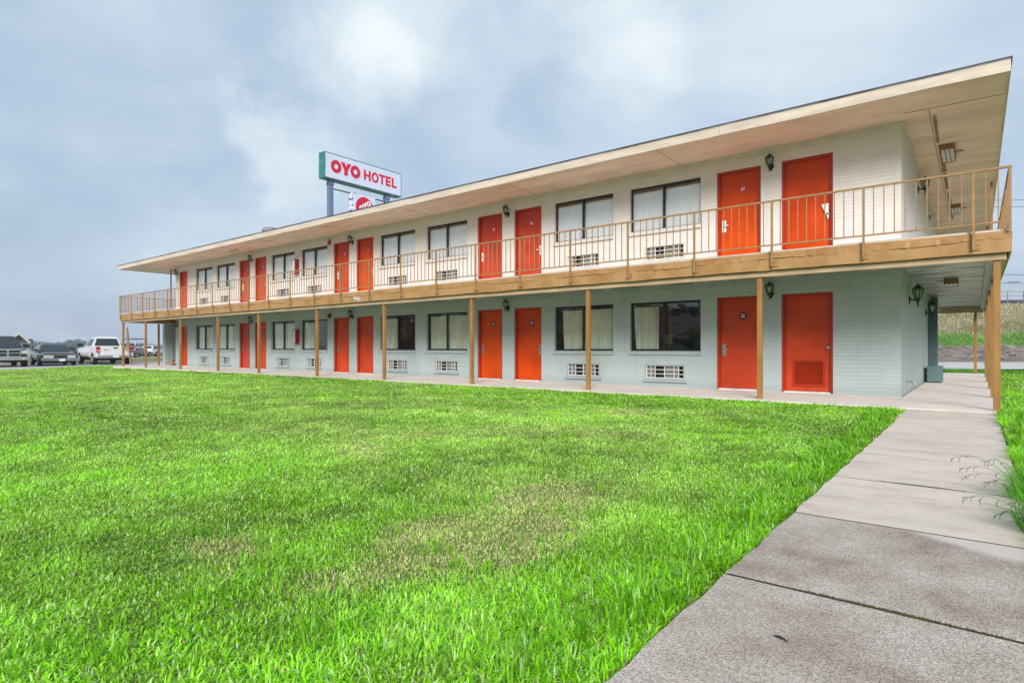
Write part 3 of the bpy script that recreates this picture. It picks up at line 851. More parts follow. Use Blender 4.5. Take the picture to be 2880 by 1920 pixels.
def make_door(x0, x1, z0, z1, number, hand, upper, louver=False):
    f = 0.052
    sillz = z0 + (0.035 if not upper else 0.0)
    mb = B(); mb.box(x0 + f - 0.012, x1 - f + 0.012, YF + 0.125, YF + 0.160, sillz, z1 - f + 0.012)
    if louver:
        label = 'plain orange door with a louvered vent at its foot and a round knob'
    elif number:
        label = 'orange door numbered %s' % number
    else:
        label = 'plain orange door without a number'
    d = mb.build('door', M['door'], H, label=label)
    mb = B()
    for (a, b) in ((x0 + 0.001, x0 + f), (x1 - f, x1 - 0.001)):
        mb.box(a, b, YF + 0.045, YF + 0.168, z0, z1 - 0.001)
    mb.box(x0 + f, x1 - f, YF + 0.046, YF + 0.168, z1 - f, z1 - 0.001)
    mb.box(x0 + f, x0 + f + 0.014, YF + 0.085, YF + 0.124, z0, z1 - f); mb.box(x1 - f - 0.014, x1 - f, YF + 0.085, YF + 0.124, z0, z1 - f)
    mb.build('frame', M['door_frame'], d)
    if not upper:
        mb = B(); mb.box(x0 + f, x1 - f, YF - 0.03, YF + 0.165, z0 - 0.001, z0 + 0.028)
        mb.build('threshold', M['white'], d)
    yp = YF + 0.125
    hx = x0 + f + 0.085 if hand == 'l' else x1 - f - 0.06
    sgn = 1 if hand == 'l' else -1
    hz = z0 + (0.92 if not louver else 0.98)
    mb = B()
    if number:
        mb.box(hx - 0.047, hx + 0.047, yp - 0.018, yp - 0.0005, hz - 0.13, hz + 0.15)
        mb.box(hx - 0.03, hx + 0.03, yp - 0.026, yp - 0.0185, hz + 0.06, hz + 0.12)
        mb.tube([(hx, yp - 0.02, hz + 0.02), (hx, yp - 0.055, hz + 0.02), (hx + sgn * 0.115, yp - 0.06, hz + 0.015)], 0.012, 8)
        mb.lathe((hx, yp - 0.02, hz - 0.07), [(0.014, -0.008), (0.014, 0.004)], 10, axis='y')
        mb.build('handle', M['bright_steel'] if upper else M['steel'], d, bevel=0.004)
    else:
        mb.lathe((hx, yp, hz), [(0.034, -0.001), (0.034, -0.008), (0.012, -0.012), (0.012, -0.035), (0.028, -0.045), (0.032, -0.060), (0.022, -0.075), (0.004, -0.079)], 14, axis='y')
        mb.build('handle', M['steel'], d, smooth=True)
    if number:
        cx, cz = (x0 + x1) / 2 + 0.07, z1 - 0.44
        mb = B()
        mb.lathe((cx, yp, cz), [(0.088, -0.0005), (0.088, -0.006), (0.084, -0.008)], 28, axis='y')
        if upper:
            mb.prism([(cx - 0.03, cz - 0.075), (cx + 0.05, cz - 0.07), (cx + 0.005, cz - 0.118)], lambda a, b, t: (a, yp - 0.001 - t, b), 0.005)
        mb.cur = 1
        for body, size, dz in (('OYO', 0.036, 0.032), (number, 0.066, -0.020)):
            vs, fs = text_mesh(body, size, 0.002 if size > 0.06 else 0.001)
            mb.add([(cx + a, yp - 0.0095, cz + dz + b) for a, b, _ in vs], fs)
        mb.build('number_plaque', [M['maroon'] if not upper else M['signred'], M['plaquewhite']], d)
    if louver:
        lx0, lx1, lz0, lz1 = x0 + 0.21, x1 - 0.17, z0 + 0.14, z0 + 0.72
        mb = B()
        for (a, b, c, e) in ((lx0, lx1, lz1 - 0.045, lz1), (lx0, lx1, lz0, lz0 + 0.045), (lx0, lx0 + 0.045, lz0 + 0.045, lz1 - 0.045), (lx1 - 0.045, lx1, lz0 + 0.045, lz1 - 0.045)):
            mb.box(a, b, yp - 0.022, yp - 0.0005, c, e)
        n = 24
        for k in range(n):
            zc = lz0 + 0.05 + (lz1 - lz0 - 0.10) * (k + 0.5) / n
            dy = 0.004 if k in (17, 21) else 0.0
            mb.bar((lx0 + 0.046, yp - 0.008 - dy, zc + dy), (lx1 - 0.046, yp - 0.008, zc), 0.016, 0.004, up=(0, -0.7, 1))
        mb.build('louver', M['door_frame'], d)
    return d


def curtain(mb, x0, x1, z0, z1, y, folds, amp, tie=None):
    """hanging cloth; tie = (x position and width at the sill, in fractions) for cloth drawn aside"""
    n = max(24, int(folds * 10)); m = 14
    vs = []; fs = []
    ph = random.random() * 6
    for k in range(m + 1):
        t = k / m
        a0, a1 = x0, x1
        if tie:
            e = t ** 1.3
            a0 = x0 + (x1 - x0) * tie[0] * e; a1 = x1 + (x0 - x1) * tie[1] * e
        for i in range(n + 1):
            s = i / n
            w = amp * math.sin(2 * PI * folds * s + ph + 0.8 * math.sin(3 * s + 2 * t)) * (0.6 + 0.4 * t) + 0.4 * amp * math.sin(2 * PI * folds * 2.3 * s + ph)
            vs.append((a0 + (a1 - a0) * s, y + w, z1 + (z0 - z1) * t))
    for k in range(m):
        for i in range(n):
            fs.append((k * (n + 1) + i, k * (n + 1) + i + 1, (k + 1) * (n + 1) + i + 1, (k + 1) * (n + 1) + i))
    mb.add(vs, fs)


def make_window(x0, x1, z0, z1, upper, cloths):
    f = 0.038
    mb = B(); ya, yb = YF + 0.085, YF + 0.135
    mb.box(x0 + 0.001, x1 - 0.001, ya, yb, z1 - f - 0.012, z1 - 0.001); mb.box(x0 + 0.001, x1 - 0.001, ya, yb, z0 + 0.001, z0 + f)
    mb.box(x0 + 0.001, x0 + f, ya, yb, z0 + f, z1 - f - 0.012); mb.box(x1 - f, x1 - 0.001, ya, yb, z0 + f, z1 - f - 0.012)
    xm = (x0 + x1) / 2 - 0.03
    mb.box(xm - 0.028, xm + 0.028, ya - 0.012, yb - 0.012, z0 + f, z1 - f - 0.012)
    w = mb.build('window', M['bronze'], H)
    mb = B()
    mb.quad((x0 + f, YF + 0.105, z0 + f), (xm, YF + 0.105, z0 + f), (xm, YF + 0.105, z1 - f - 0.012), (x0 + f, YF + 0.105, z1 - f - 0.012))
    mb.quad((xm, YF + 0.125, z0 + f), (x1 - f, YF + 0.125, z0 + f), (x1 - f, YF + 0.125, z1 - f - 0.012), (xm, YF + 0.125, z1 - f - 0.012))
    mb.build('glass', M['glass_up'] if upper else M['glass_low'], w)
    mb = B(); mb.box(x0 - 0.02, x1 + 0.02, YF - 0.05, YF + 0.002, z0 - 0.10, z0 - 0.002); mb.box(x0 + 0.001, x1 - 0.001, YF + 0.003, YF + 0.086, z0 - 0.09, z0 - 0.003)
    mb.build('sill', M['cream'] if upper else M['sage'], w, bevel=0.006)
    for (a, b, folds, tie) in cloths:
        mb = B()
        curtain(mb, x0 + (x1 - x0) * a, x0 + (x1 - x0) * b, z0 + 0.05, z1 - 0.11, YF + (0.152 if upper else 0.20), folds, 0.010 if upper else 0.045, tie)
        mb.build('curtain', M['sheer'] if upper else M['sage_curtain'], w, smooth=True)


def make_vent(x0, x1, z0, z1, upper):
    """through-wall air conditioner grille in a shallow opening"""
    mb = B()
    W = x1 - x0; y0 = YF + 0.02
    e = 0.035
    for (a, b, c, d) in ((x0 + 0.001, x1 - 0.001, z0 + 0.001, z0 + e), (x0 + 0.001, x1 - 0.001, z1 - e, z1 - 0.001), (x0 + 0.001, x0 + e, z0 + e, z1 - e), (x1 - e, x1 - 0.001, z0 + e, z1 - e)):
        mb.box(a, b, YF - 0.015, YF + 0.06, c, d)
    v = mb.build('air_conditioner', M['cream'] if upper else M['sage'], H)
    mb = B()
    ix0, ix1, iz0, iz1 = x0 + e, x1 - e, z0 + e, z1 - e
    iw, ih = ix1 - ix0, iz1 - iz0
    cols = [0.0, 0.125, 0.24, 0.49, 0.74, 0.86, 1.0]
    for c in cols:
        cx = ix0 + iw * c
        cx = min(max(cx, ix0 + 0.009), ix1 - 0.009)
        mb.box(cx - 0.009, cx + 0.009, y0, y0 + 0.02, iz0, iz1)
    for k in range(4):
        cz = min(max(iz0 + ih * k / 3, iz0 + 0.008), iz1 - 0.008)
        mb.box(ix0, ix1, y0 - 0.004, y0 + 0.016, cz - 0.008, cz + 0.008)
    mb.build('grille', M['white'], v)
    mb = B()
    for i, k in enumerate((0, 0, 1, 0, 0, 1)):
        mb.cur = k
        yy = YF + (0.07 if k == 0 else 0.12)
        mb.quad((ix0 + iw * cols[i], yy, iz0), (ix0 + iw * cols[i + 1], yy, iz0), (ix0 + iw * cols[i + 1], yy, iz1), (ix0 + iw * cols[i], yy, iz1))
    mb.build('condenser', [M['coil_grey'], M['coil_dark']], v)
    if True:
        mb = B(); mb.box(x0 - 0.03, x1 + 0.05, YF - 0.06, YF - 0.001, z0 - 0.05, z0 - 0.012)
        mb.build('drip_tray', M['cream'] if upper else M['sage'], v)


LOWN = [None, '302', '304', '306', '308', '310', '312', '314', '316']
UPN = [None, '301', '303', '305', '307', '309', '311', '313', '315']
for i, (a, b) in enumerate(DOORS):
    hand = 'r' if i % 2 == 0 else 'l'
    make_door(a, b, 0.0, 2.17, LOWN[i], hand, False, louver=(i == 0))
    make_door(a, b, 2.93, 5.13, UPN[i], hand, True)
LOWC = [[(0.02, 0.30, 6, (0.14, 0.0)), (0.31, 0.38, 2, None)],
        [(0.09, 0.49, 6, (0.10, -0.02)), (0.51, 0.97, 6, None)],
        [(0.02, 0.28, 4, (0.05, 0.0)), (0.27, 0.98, 8, None)],
        [(0.02, 0.42, 6, (0.0, 0.05)), (0.93, 0.99, 1, None)],
        [(0.02, 0.40, 5, (0.0, 0.12)), (0.86, 0.99, 3, None)],
        [(0.02, 0.55, 6, (0.04, 0.0)), (0.54, 0.98, 5, None)],
        [(0.02, 0.98, 12, None)],
        [(0.02, 0.98, 12, None)]]
UPC = [[(0.01, 0.47, 11, None), (0.46, 0.99, 3, None)], [(0.01, 0.50, 7, None), (0.51, 0.99, 9, None)], [(0.01, 0.60, 5, (0.0, 0.03)), (0.58, 0.99, 2, None)], [(0.01, 0.97, 6, None)],
       [(0.03, 0.52, 8, None), (0.50, 0.99, 4, None)], [(0.01, 0.99, 13, None)], [(0.01, 0.49, 6, None), (0.52, 0.99, 10, None)], [(0.01, 0.99, 5, None)]]
for i, (a, b) in enumerate(WINS):
    make_window(a, b, 0.90, 2.15, False, LOWC[i])
    make_window(a, b, 3.98, 5.12, True, UPC[i])
    va, vb = ac_box((a, b))
    make_vent(va, vb, 0.18, 0.57, False)
    make_vent(va, vb, 3.19, 3.58, True)
mb = B(); mb.tube([(XR, 15.15, 0.27), (XR + 0.09, 15.1, 0.27), (XR + 0.16, 15.0, 0.22)], 0.028, 8)
mb.build('drain_pipe', M['sage'], H)

# balcony railing: one welded thing
RLY = 11.665
rail = thing('balcony_railing', 'ochre painted metal railing with thin balusters running along the whole balcony', 'railing', (-18, RLY, 2.5))


def RB():
    return MB((-18, RLY, 2.5))


XRR, XRL = 0.405, -35.95
mb = RB(); mb.box(XRL, XRR + 0.02, RLY - 0.022, RLY + 0.022, 3.705, 3.735)
mb.box(XRR - 0.02, XRR + 0.02, RLY + 0.0225, 28.6, 3.705, 3.735); mb.box(XRL - 0.0, XRL + 0.04, RLY + 0.0225, 17.6, 3.705, 3.735)
mb.build('top_rail', M['rail'], rail)
mb = RB(); mb.box(XRL, XRR + 0.015, RLY - 0.014, RLY + 0.014, 2.885, 2.91)
mb.box(XRR - 0.013, XRR + 0.013, RLY + 0.0145, 28.6, 2.885, 2.91); mb.box(XRL, XRL + 0.028, RLY + 0.0145, 17.6, 2.885, 2.91)
mb.build('bottom_rail', M['rail'], rail)
PX = [0.0 - 1.4865 * k - 0.03 for k in range(25)]
for p in PX:
    mb = RB(); mb.box(p - 0.018, p + 0.018, RLY - 0.0185, RLY + 0.0185, 2.50, 3.704)
    po = mb.build('railing_post', M['rail'], rail)
    mb = RB(); mb.box(p + 0.019, p + 0.085, BY0 - 0.012, BY0 - 0.001, 2.49, 2.61); mb.box(p - 0.012, p + 0.0185, RLY + 0.0185, BY0 - 0.002, 2.51, 2.60)
    for bz in (2.52, 2.58):
        mb.lathe((p + 0.055, BY0 - 0.012, bz), [(0.010, 0.0), (0.010, -0.008)], 6, axis='y')
    mb.build('bracket', M['rail'], po)
mb = RB(); mb.box(XRR - 0.018, XRR + 0.018, RLY - 0.018, RLY + 0.018, 2.766, 3.704); mb.build('railing_post', M['rail'], rail)
far = RB(); nb = 0
for k, p in enumerate([None] + PX):
    hi = (PX[0] + 1.4865) if p is None else p
    lo = PX[0] if p is None else p - 1.4865
    for q in range(1, 10):
        x = hi - 0.14865 * q
        if x > XRR - 0.03 or x < XRL + 0.03:
            continue
        nb += 1
        if nb <= 95:
            mb = RB(); mb.box(x - 0.0075, x + 0.0075, RLY - 0.0075, RLY + 0.0075, 2.911, 3.704)
            mb.build('baluster', M['rail'], rail)
        else:
            far.box(x - 0.0075, x + 0.0075, RLY - 0.0075, RLY + 0.0075, 2.911, 3.704)
y = RLY + 0.15
k = 1
while y < 28.5:
    h = 0.018 if k % 10 == 0 else 0.0075
    far.box(XRR - h, XRR + h, y - h, y + h, 2.766 if k % 10 == 0 else 2.911, 3.704)
    if y < 17.5:
        far.box(XRL + 0.014 - h, XRL + 0.014 + h, y - h, y + h, 2.77 if k % 10 == 0 else 2.911, 3.704)
    y += 0.1487; k += 1
far.tube([(-35.2, 14.6, 2.8), (-35.2, 14.6, 3.75), (-35.2, 17.5, 3.75)], 0.02, 6)
far.bar((-35.2, 14.6, 3.3), (-35.2, 17.5, 3.3), 0.025)
struct(far.build('baluster_row', M['rail'], rail), 'stuff')

# ------------------------------------------------------------------ the wing across the lawn, which the window glass mirrors
W2 = thing('motel_wing', 'second two-storey motel wing across the lawn with the same cream and sage walls', 'building', (-46, -31, 0))


def WB():
    return MB((-46, -31, 0))


wx0, wx1, wy = -84.0, -9.0, -31.0
mb = WB(); mb.box(wx0, wx1, wy - 9, wy, -0.3, 2.6); mb.build('lower_wall', M['lower'], W2)
mb = WB(); mb.box(wx0, wx1, wy - 9, wy, 2.601, 5.45); mb.build('upper_wall', M['upper'], W2)
mb = WB(); mb.box(wx0 - 1, wx1 + 1, wy - 10.5, wy + 1.7, 5.451, 5.68); mb.build('roof', M['eave'], W2)
mb = WB(); mb.box(wx0, wx1, wy + 0.002, wy + 2.2, 2.42, 2.78); mb.build('balcony', M['fascia'], W2)
mb = WB(); mb.box(wx0, wx1, wy + 2.17, wy + 2.21, 3.70, 3.74); mb.box(wx0, wx1, wy + 2.18, wy + 2.20, 2.88, 2.91)
for k in range(int((wx1 - wx0) / 0.2)):
    mb.box(wx0 + k * 0.2, wx0 + k * 0.2 + 0.018, wy + 2.18, wy + 2.198, 2.911, 3.70)
struct(mb.build('railing', M['rail'], W2), 'stuff')
for k in range(10):
    xx = wx1 - 2.6 - k * 7.65
    for (dz, zt) in ((0.0, 2.17), (2.93, 5.13)):
        for dd in (0.0, -1.46):
            mb = WB(); mb.box(xx + dd - 0.5, xx + dd + 0.5, wy + 0.002, wy + 0.03, dz, zt); mb.build('door', M['door'], W2)
        for dd in (-3.8, -6.1):
            if xx + dd - 1 < wx0:
                continue
            mb = WB(); mb.box(xx + dd - 0.95, xx + dd + 0.95, wy + 0.002, wy + 0.03, zt - 1.25, zt - 0.02); mb.build('window', M['bronze'], W2)
    mb = WB(); mb.box(xx - 1.0, xx - 0.9, wy + 2.0, wy + 2.1, -0.2, 2.419); mb.build('support_post', M['post'], W2)

# ------------------------------------------------------------------ fittings on the building
def make_lantern(label):
    t = thing('wall_lantern', label, 'wall lamp', (0, 0, 0), 0, 'black carriage lanterns on the motel walls')
    # local: wall is the plane y = 0, lantern stands out towards -y, z = 0 at the mounting plate
    mb = MB(); mb.lathe((0, 0, 0), [(0.062, -0.001), (0.062, -0.014), (0.045, -0.022)], 14, axis='y')
    mb.box(-0.03, 0.03, -0.016, -0.0005, -0.09, 0.06)
    mb.build('backplate', M['black'], t)
    mb = MB(); mb.tube([(0, -0.015, 0.0), (0, -0.07, -0.015), (0, -0.125, -0.03), (0, -0.13, 0.0)], [0.016, 0.013, 0.013, 0.018], 8)
    mb.build('arm', M['black'], t, smooth=True)
    cy = -0.13
    mb = MB()
    mb.lathe((0, cy, 0), [(0.010, -0.135), (0.014, -0.125), (0.010, -0.10), (0.016, -0.06), (0.034, -0.02), (0.052, 0.0), (0.056, 0.012)], 8, phase=PI / 8)
    mb.lathe((0, cy, 0), [(0.096, 0.165), (0.100, 0.172), (0.082, 0.192), (0.046, 0.222), (0.022, 0.236), (0.016, 0.250), (0.006, 0.272)], 8, phase=PI / 8)
    for k in range(8):
        a = 2 * PI * k / 8 + PI / 8
        if k % 2 == 0:
            mb.bar((0.053 * math.cos(a), cy + 0.053 * math.sin(a), 0.010), (0.088 * math.cos(a), cy + 0.088 * math.sin(a), 0.167), 0.011)
        else:
            mb.bar((0.053 * math.cos(a), cy + 0.053 * math.sin(a), 0.010), (0.088 * math.cos(a), cy + 0.088 * math.sin(a), 0.167), 0.007)
    mb.build('cage', M['black'], t)
    mb = MB(); mb.lathe((0, cy, 0), [(0.048, 0.013), (0.082, 0.165)], 8, phase=PI / 8)
    mb.build('glass', M['lampglass'], t)
    mb = MB(); mb.lathe((0, cy, 0), [(0.016, 0.02), (0.018, 0.06), (0.030, 0.10), (0.022, 0.135), (0.004, 0.145)], 10)
    mb.build('bulb', M['bulb'], t, smooth=True)
    return t


LX = [-3.62, -11.19, -18.86, -26.42, -34.42]
low_lab = ['black wall lantern on the sage wall between door 302 and the louvered door',
           'black wall lantern on the sage wall between doors 306 and 304',
           'black wall lantern on the sage wall between doors 310 and 308',
           'black wall lantern on the sage wall between doors 314 and 312',
           'black wall lantern on the sage wall beside the stair alcove']
up_lab = ['black wall lantern on the cream wall between door 301 and the door without a number',
          'black wall lantern on the cream wall between doors 305 and 303',
          'black wall lantern on the cream wall between doors 309 and 307',
          'black wall lantern on the cream wall between doors 313 and 311',
          'black wall lantern at the end of the cream wall above the stair alcove']
lan = make_lantern(low_lab[0]); lan.location = (LX[0], YF, 2.19)
for i in range(1, 5):
    dup(lan, (LX[i], YF, 2.19), 0, low_lab[i])
for i in range(5):
    dup(lan, (LX[i], YF, 5.05), 0, up_lab[i])
g = 'black carriage lanterns on the motel walls'
a = dup(lan, (XR, 15.75, 2.06), PI / 2, 'black lantern on the end wall near its sage brick corner, above the drain pipe', g)
a.scale = (1.25, 1.25, 1.25)
a = dup(lan, (XR, 21.2, 2.02), PI / 2, 'black lantern on the end wall beside the dark pier, above the teal box', g)
a.scale = (1.25, 1.25, 1.25)
a = dup(lan, (XR, 18.3, 5.05), PI / 2, 'black lantern high on the cream end wall under the soffit', g)
a.scale = (1.15, 1.15, 1.15)


def make_strip_light(label):
    t = thing('ceiling_light', label, 'ceiling light', (0, 0, 0), 0, 'strip lights under the end of the building')
    mb = MB(); mb.box(-0.13, 0.13, -0.6, 0.6, -0.05, -0.0005); mb.box(-0.13, 0.13, -0.6, -0.57, -0.12, -0.05); mb.box(-0.13, 0.13, 0.57, 0.6, -0.12, -0.05)
    for x in (-0.12, -0.04, 0.04, 0.12):
        mb.box(x - 0.008, x + 0.008, -0.57, 0.57, -0.122, -0.05)
    mb.build('housing', M['wood'], t)
    mb = MB(); mb.box(-0.112, 0.112, -0.565, 0.565, -0.112, -0.051)
    mb.build('diffuser', M['white'], t)
    mb = MB(); mb.tube([(0.13, 0.1, -0.02), (0.28, 0.12, -0.012)], 0.012, 6)
    mb.build('conduit', M['wood'], t)
    return t


cl = make_strip_light('strip light under the roof soffit, above the railing at the corner of the building'); cl.location = (-0.50, 16.7, 5.468)
dup(cl, (-0.50, 23.6, 5.468), 0, 'second strip light under the roof soffit, farther along the end wall')
c2 = dup(cl, (-0.45, 17.0, 2.548), PI, 'strip light on the stained grey ceiling of the ground-floor passage')
c2.scale = (1, 0.6, 1)


def make_cabinet(label):
    t = thing('extinguisher_cabinet', label, 'fire extinguisher cabinet', (0, 0, 0), 0, 'red extinguisher cabinets between the windows')
    mb = MB(); mb.box(-0.13, 0.13, -0.19, -0.0005, -0.31, 0.31)
    mb.build('case', M['red'], t, bevel=0.006)
    mb = MB(); mb.box(-0.105, 0.105, -0.196, -0.191, -0.275, 0.285)
    mb.build('front_panel', M['white'], t)
    mb = MB(); mb.box(0.07, 0.09, -0.21, -0.197, -0.04, 0.04)
    mb.build('latch', M['steel'], t)
    return t


ca = make_cabinet('red cabinet with white front on the sage wall between two ground-floor windows'); ca.location = (-22.63, YF, 1.46)
dup(ca, (-22.66, YF, 4.42), 0, 'red cabinet with white front on the cream wall between two upper windows')
al = thing('fire_alarm', 'small dark red alarm box with conduit on the cream wall beside door 309', 'fire alarm', (-20.33, YF, 5.2), 0, 'alarm boxes above the doors')
mb = MB(); mb.box(-0.065, 0.065, -0.07, -0.0005, -0.08, 0.07); mb.build('box', M['red'], al, bevel=0.005)
mb = MB(); mb.box(-0.02, 0.03, -0.03, -0.0005, 0.071, 0.17); mb.build('conduit', M['black'], al)
al2 = thing('fire_alarm', 'small dark alarm box on the sage wall beside door 310', 'fire alarm', (-20.33, YF, 2.27), 0, 'alarm boxes above the doors')
mb = MB(); mb.box(-0.075, 0.075, -0.07, -0.0005, -0.09, 0.08); mb.build('box', M['black'], al2, bevel=0.005)
mb = MB(); mb.lathe((0, -0.07, 0), [(0.04, 0), (0.04, -0.02), (0.02, -0.03)], 12, axis='y'); mb.build('strobe', M['red'], al2)
fl = thing('spotlight', 'twin white spotlight under the eave above the upper windows', 'spotlight', (-26.5, 13.3, 5.468))
mb = MB(); mb.lathe((0, 0, 0), [(0.07, -0.0005), (0.07, -0.03)], 14); mb.build('base', M['cream'], fl)
for s in (-1, 1):
    mb = MB(); mb.tube([(s * 0.05, 0, -0.03), (s * 0.12, -0.05, -0.07), (s * 0.26, -0.12, -0.11)], [0.02, 0.045, 0.075], 12)
    mb.build('lamp_head', M['cream'], fl)
f2 = thing('spotlight', 'small round white lamp high on the cream end wall behind the balcony railing', 'spotlight', (XR, 22.9, 5.12))
mb = MB(); mb.lathe((0, 0, 0), [(0.09, 0.0005), (0.09, 0.03)], 12, axis='x'); mb.build('base', M['wood'], f2)
mb = MB(); mb.lathe((0.03, 0, 0), [(0.06, 0), (0.12, 0.12), (0.12, 0.16), (0.02, 0.2)], 14, axis='x'); mb.build('lamp_head', M['white'], f2, smooth=True)
bx = thing('meter_box', 'teal painted metal box standing out from the end wall at its foot', 'utility box', (-1.0, 20.45, 0))
mb = MB(); mb.box(-0.10, 0.26, -0.05, 0.55, 0.02, 0.47); mb.build('case', mat('box_teal', (0.10, 0.17, 0.175), 0.45, var=0.2, scale=3), bx, bevel=0.012)
mb = MB(); mb.box(-0.165, -0.102, 0.0, 0.5, 0.02, 0.40); mb.build('bracket', M['black'], bx)  # black block: shade of the gap to the wall put in as colour
mb = MB(); mb.box(-0.09, 0.25, -0.062, -0.051, 0.03, 0.46); mb.build('cover', mat('cover_teal', (0.12, 0.20, 0.205), 0.4, var=0.1, scale=3), bx, bevel=0.008)
vent = thing('roof_vent', 'round grey vent cap on the flat roof', 'roof vent', (-25.9, 14.6, 5.70))
mb = MB(); mb.lathe((0, 0, 0), [(0.18, -0.01), (0.18, 0.62)], 16); mb.build('pipe', M['coil_grey'], vent)
mb = MB(); mb.lathe((0, 0, 0), [(0.34, 0.62), (0.36, 0.70), (0.36, 0.80), (0.28, 0.88), (0.05, 0.92)], 18); mb.build('cap', M['coil_grey'], vent)
pp = MB((-2.6, YF, 4.0)); pp.add([(-2.62, YF + 0.093, 4.06), (-2.47, YF + 0.07, 4.07), (-2.475, YF + 0.06, 3.72), (-2.53, YF + 0.09, 3.84)], [(0, 1, 2, 3)])
o = pp.build('paper_notice', M['plaquewhite']); o.location = (-2.6, YF, 4.0)
sm = o.modifiers.new('thickness', 'SOLIDIFY'); sm.thickness = 0.002
tag(o, 'white paper hanging at the edge of the upper orange door', 'notice')

# ------------------------------------------------------------------ roadside sign behind the motel
SX = -43.5
sign = thing('hotel_sign', 'tall white roadside sign with red OYO HOTEL lettering on blue poles behind the roof', 'sign', (SX, 33.5, -0.2))


def SB():
    return MB((SX, 33.5, -0.2))


SY0, SY1, SZ0, SZ1 = 29.42, 37.95, 15.50, 17.75
mb = SB(); mb.box(SX - 0.85, SX, SY0, SY1, SZ0, SZ1); mb.build('cabinet', M['signteal'], sign, bevel=0.03)
mb = SB(); mb.box(SX + 0.002, SX + 0.02, SY0 + 0.10, SY1 - 0.10, SZ0 + 0.10, SZ1 - 0.10); mb.build('face_panel', M['signwhite'], sign)
fn = lambda y, z, t: (SX + 0.022 + t, y, z)
mb = SB(); T = 0.03
zc, hh = 16.67, 0.53
mb.ring((30.55, zc), 0.52, 0.55, 0.215, 0.235, fn, T)
mb.ring((32.56, zc), 0.52, 0.55, 0.215, 0.235, fn, T)
mb.prism([(31.02, zc + hh), (31.42, zc + hh), (31.56, zc + 0.20), (31.72, zc + hh), (32.10, zc + hh), (31.74, zc - 0.08), (31.74, zc - hh), (31.38, zc - hh), (31.38, zc - 0.08)], fn, T)
zb, zt = 16.22, 17.11
mb.prism([(33.5, zb), (33.5, zt), (33.69, zt), (33.69, zb + 0.53), (34.04, zb + 0.53), (34.04, zt), (34.23, zt), (34.23, zb), (34.04, zb), (34.04, zb + 0.36), (33.69, zb + 0.36), (33.69, zb)], fn, T)
mb.ring((34.75, (zb + zt) / 2), 0.39, 0.47, 0.21, 0.29, fn, T)
mb.prism([(35.2, zt), (35.92, zt), (35.92, zt - 0.18), (35.655, zt - 0.18), (35.655, zb), (35.465, zb), (35.465, zt - 0.18), (35.2, zt - 0.18)], fn, T)
mb.prism([(36.0, zb), (36.0, zt), (36.59, zt), (36.59, zt - 0.18), (36.19, zt - 0.18), (36.19, zb + 0.53), (36.54, zb + 0.53), (36.54, zb + 0.36), (36.19, zb + 0.36), (36.19, zb + 0.18), (36.59, zb + 0.18), (36.59, zb)], fn, T)
mb.prism([(36.73, zb), (36.73, zt), (36.92, zt), (36.92, zb + 0.18), (37.30, zb + 0.18), (37.30, zb)], fn, T)
mb.build('lettering', M['signred'], sign)
for y in (30.27, 36.47):
    mb = SB(); mb.box(SX - 0.62, SX - 0.22, y - 0.2, y + 0.2, -0.3, SZ0 + 0.001)
    mb.box(SX - 0.66, SX - 0.18, y - 0.24, y + 0.24, SZ0 - 0.42, SZ0 - 0.22)
    mb.build('pole', M['signblue'], sign)
mb = SB(); mb.box(SX - 0.47, SX - 0.37, 30.471, 36.269, 14.78, 14.86); mb.build('crossbar', M['black'], sign)
mb = SB(); mb.box(SX - 0.50, SX, 32.28, 34.82, 12.3, 14.80); lp = mb.build('lower_cabinet', mat('cabinet_edge', (0.70, 0.74, 0.85), 0.5, col2=(0.04, 0.05, 0.22), scale=2.6, contrast=(0.46, 0.5)), sign)
mb = SB(); mb.box(SX + 0.001, SX + 0.02, 32.36, 34.76, 12.36, 14.74); mb.build('face_panel', M['signwhite'], lp)
mb = SB(); mb.prism([(33.57 + 0.957 * math.cos(2 * PI * k / 48), 13.66 + 0.957 * math.sin(2 * PI * k / 48)) for k in range(48)], fn, 0.02); mb.build('round_emblem', M['signred'], lp)
mb = SB()
ca_, sa_ = math.cos(R(33)), math.sin(R(33))


def rot(y, z, t):
    return (SX + 0.043 + t, 33.62 + y * ca_ - z * sa_, 13.83 + y * sa_ + z * ca_)


mb.ring((0.47, 0.0), 0.24, 0.25, 0.10, 0.115, rot, 0.02, 28); mb.ring((-0.47, 0.0), 0.24, 0.25, 0.10, 0.115, rot, 0.02, 28)
mb.prism([(-0.25, 0.24), (-0.07, 0.24), (0.0, 0.09), (0.07, 0.24), (0.25, 0.24), (0.085, -0.03), (0.085, -0.24), (-0.085, -0.24), (-0.085, -0.03)], rot, 0.02)
mb.build('emblem_lettering', M['plaquewhite'], lp)

# ------------------------------------------------------------------ ground, paths, roads
def lawn_z(x, y):
    return -0.05 - 0.09 * np.clip((-x - 22.0) / 17.0, 0, 1)


EDGE_Y = [-30, 0, 7.24, 8.09, 9.59, 11.25, 12.26, 12.93, 13.4]
EDGE_X = [-30, -35.5, -38.24, -38.6, -40.2, -42.0, -42.3, -41.4, -38.0]


def lawn_xmin(y):
    return np.interp(y, EDGE_Y, EDGE_X)


mb = MB(); n = 64
mb.add([(0, 0, -0.30)] + [(4500 * math.cos(2 * PI * k / n), 4500 * math.sin(2 * PI * k / n), -0.30) for k in range(n)], [(0, k + 1, (k + 1) % n + 1) for k in range(n)])
gm = mat('dry_field', (0.36, 0.30, 0.19), 0.95, col2=(0.20, 0.25, 0.09), scale=0.012, stretch=(1, 1, 1), contrast=(0.40, 0.56))
struct(mb.build('ground', gm))
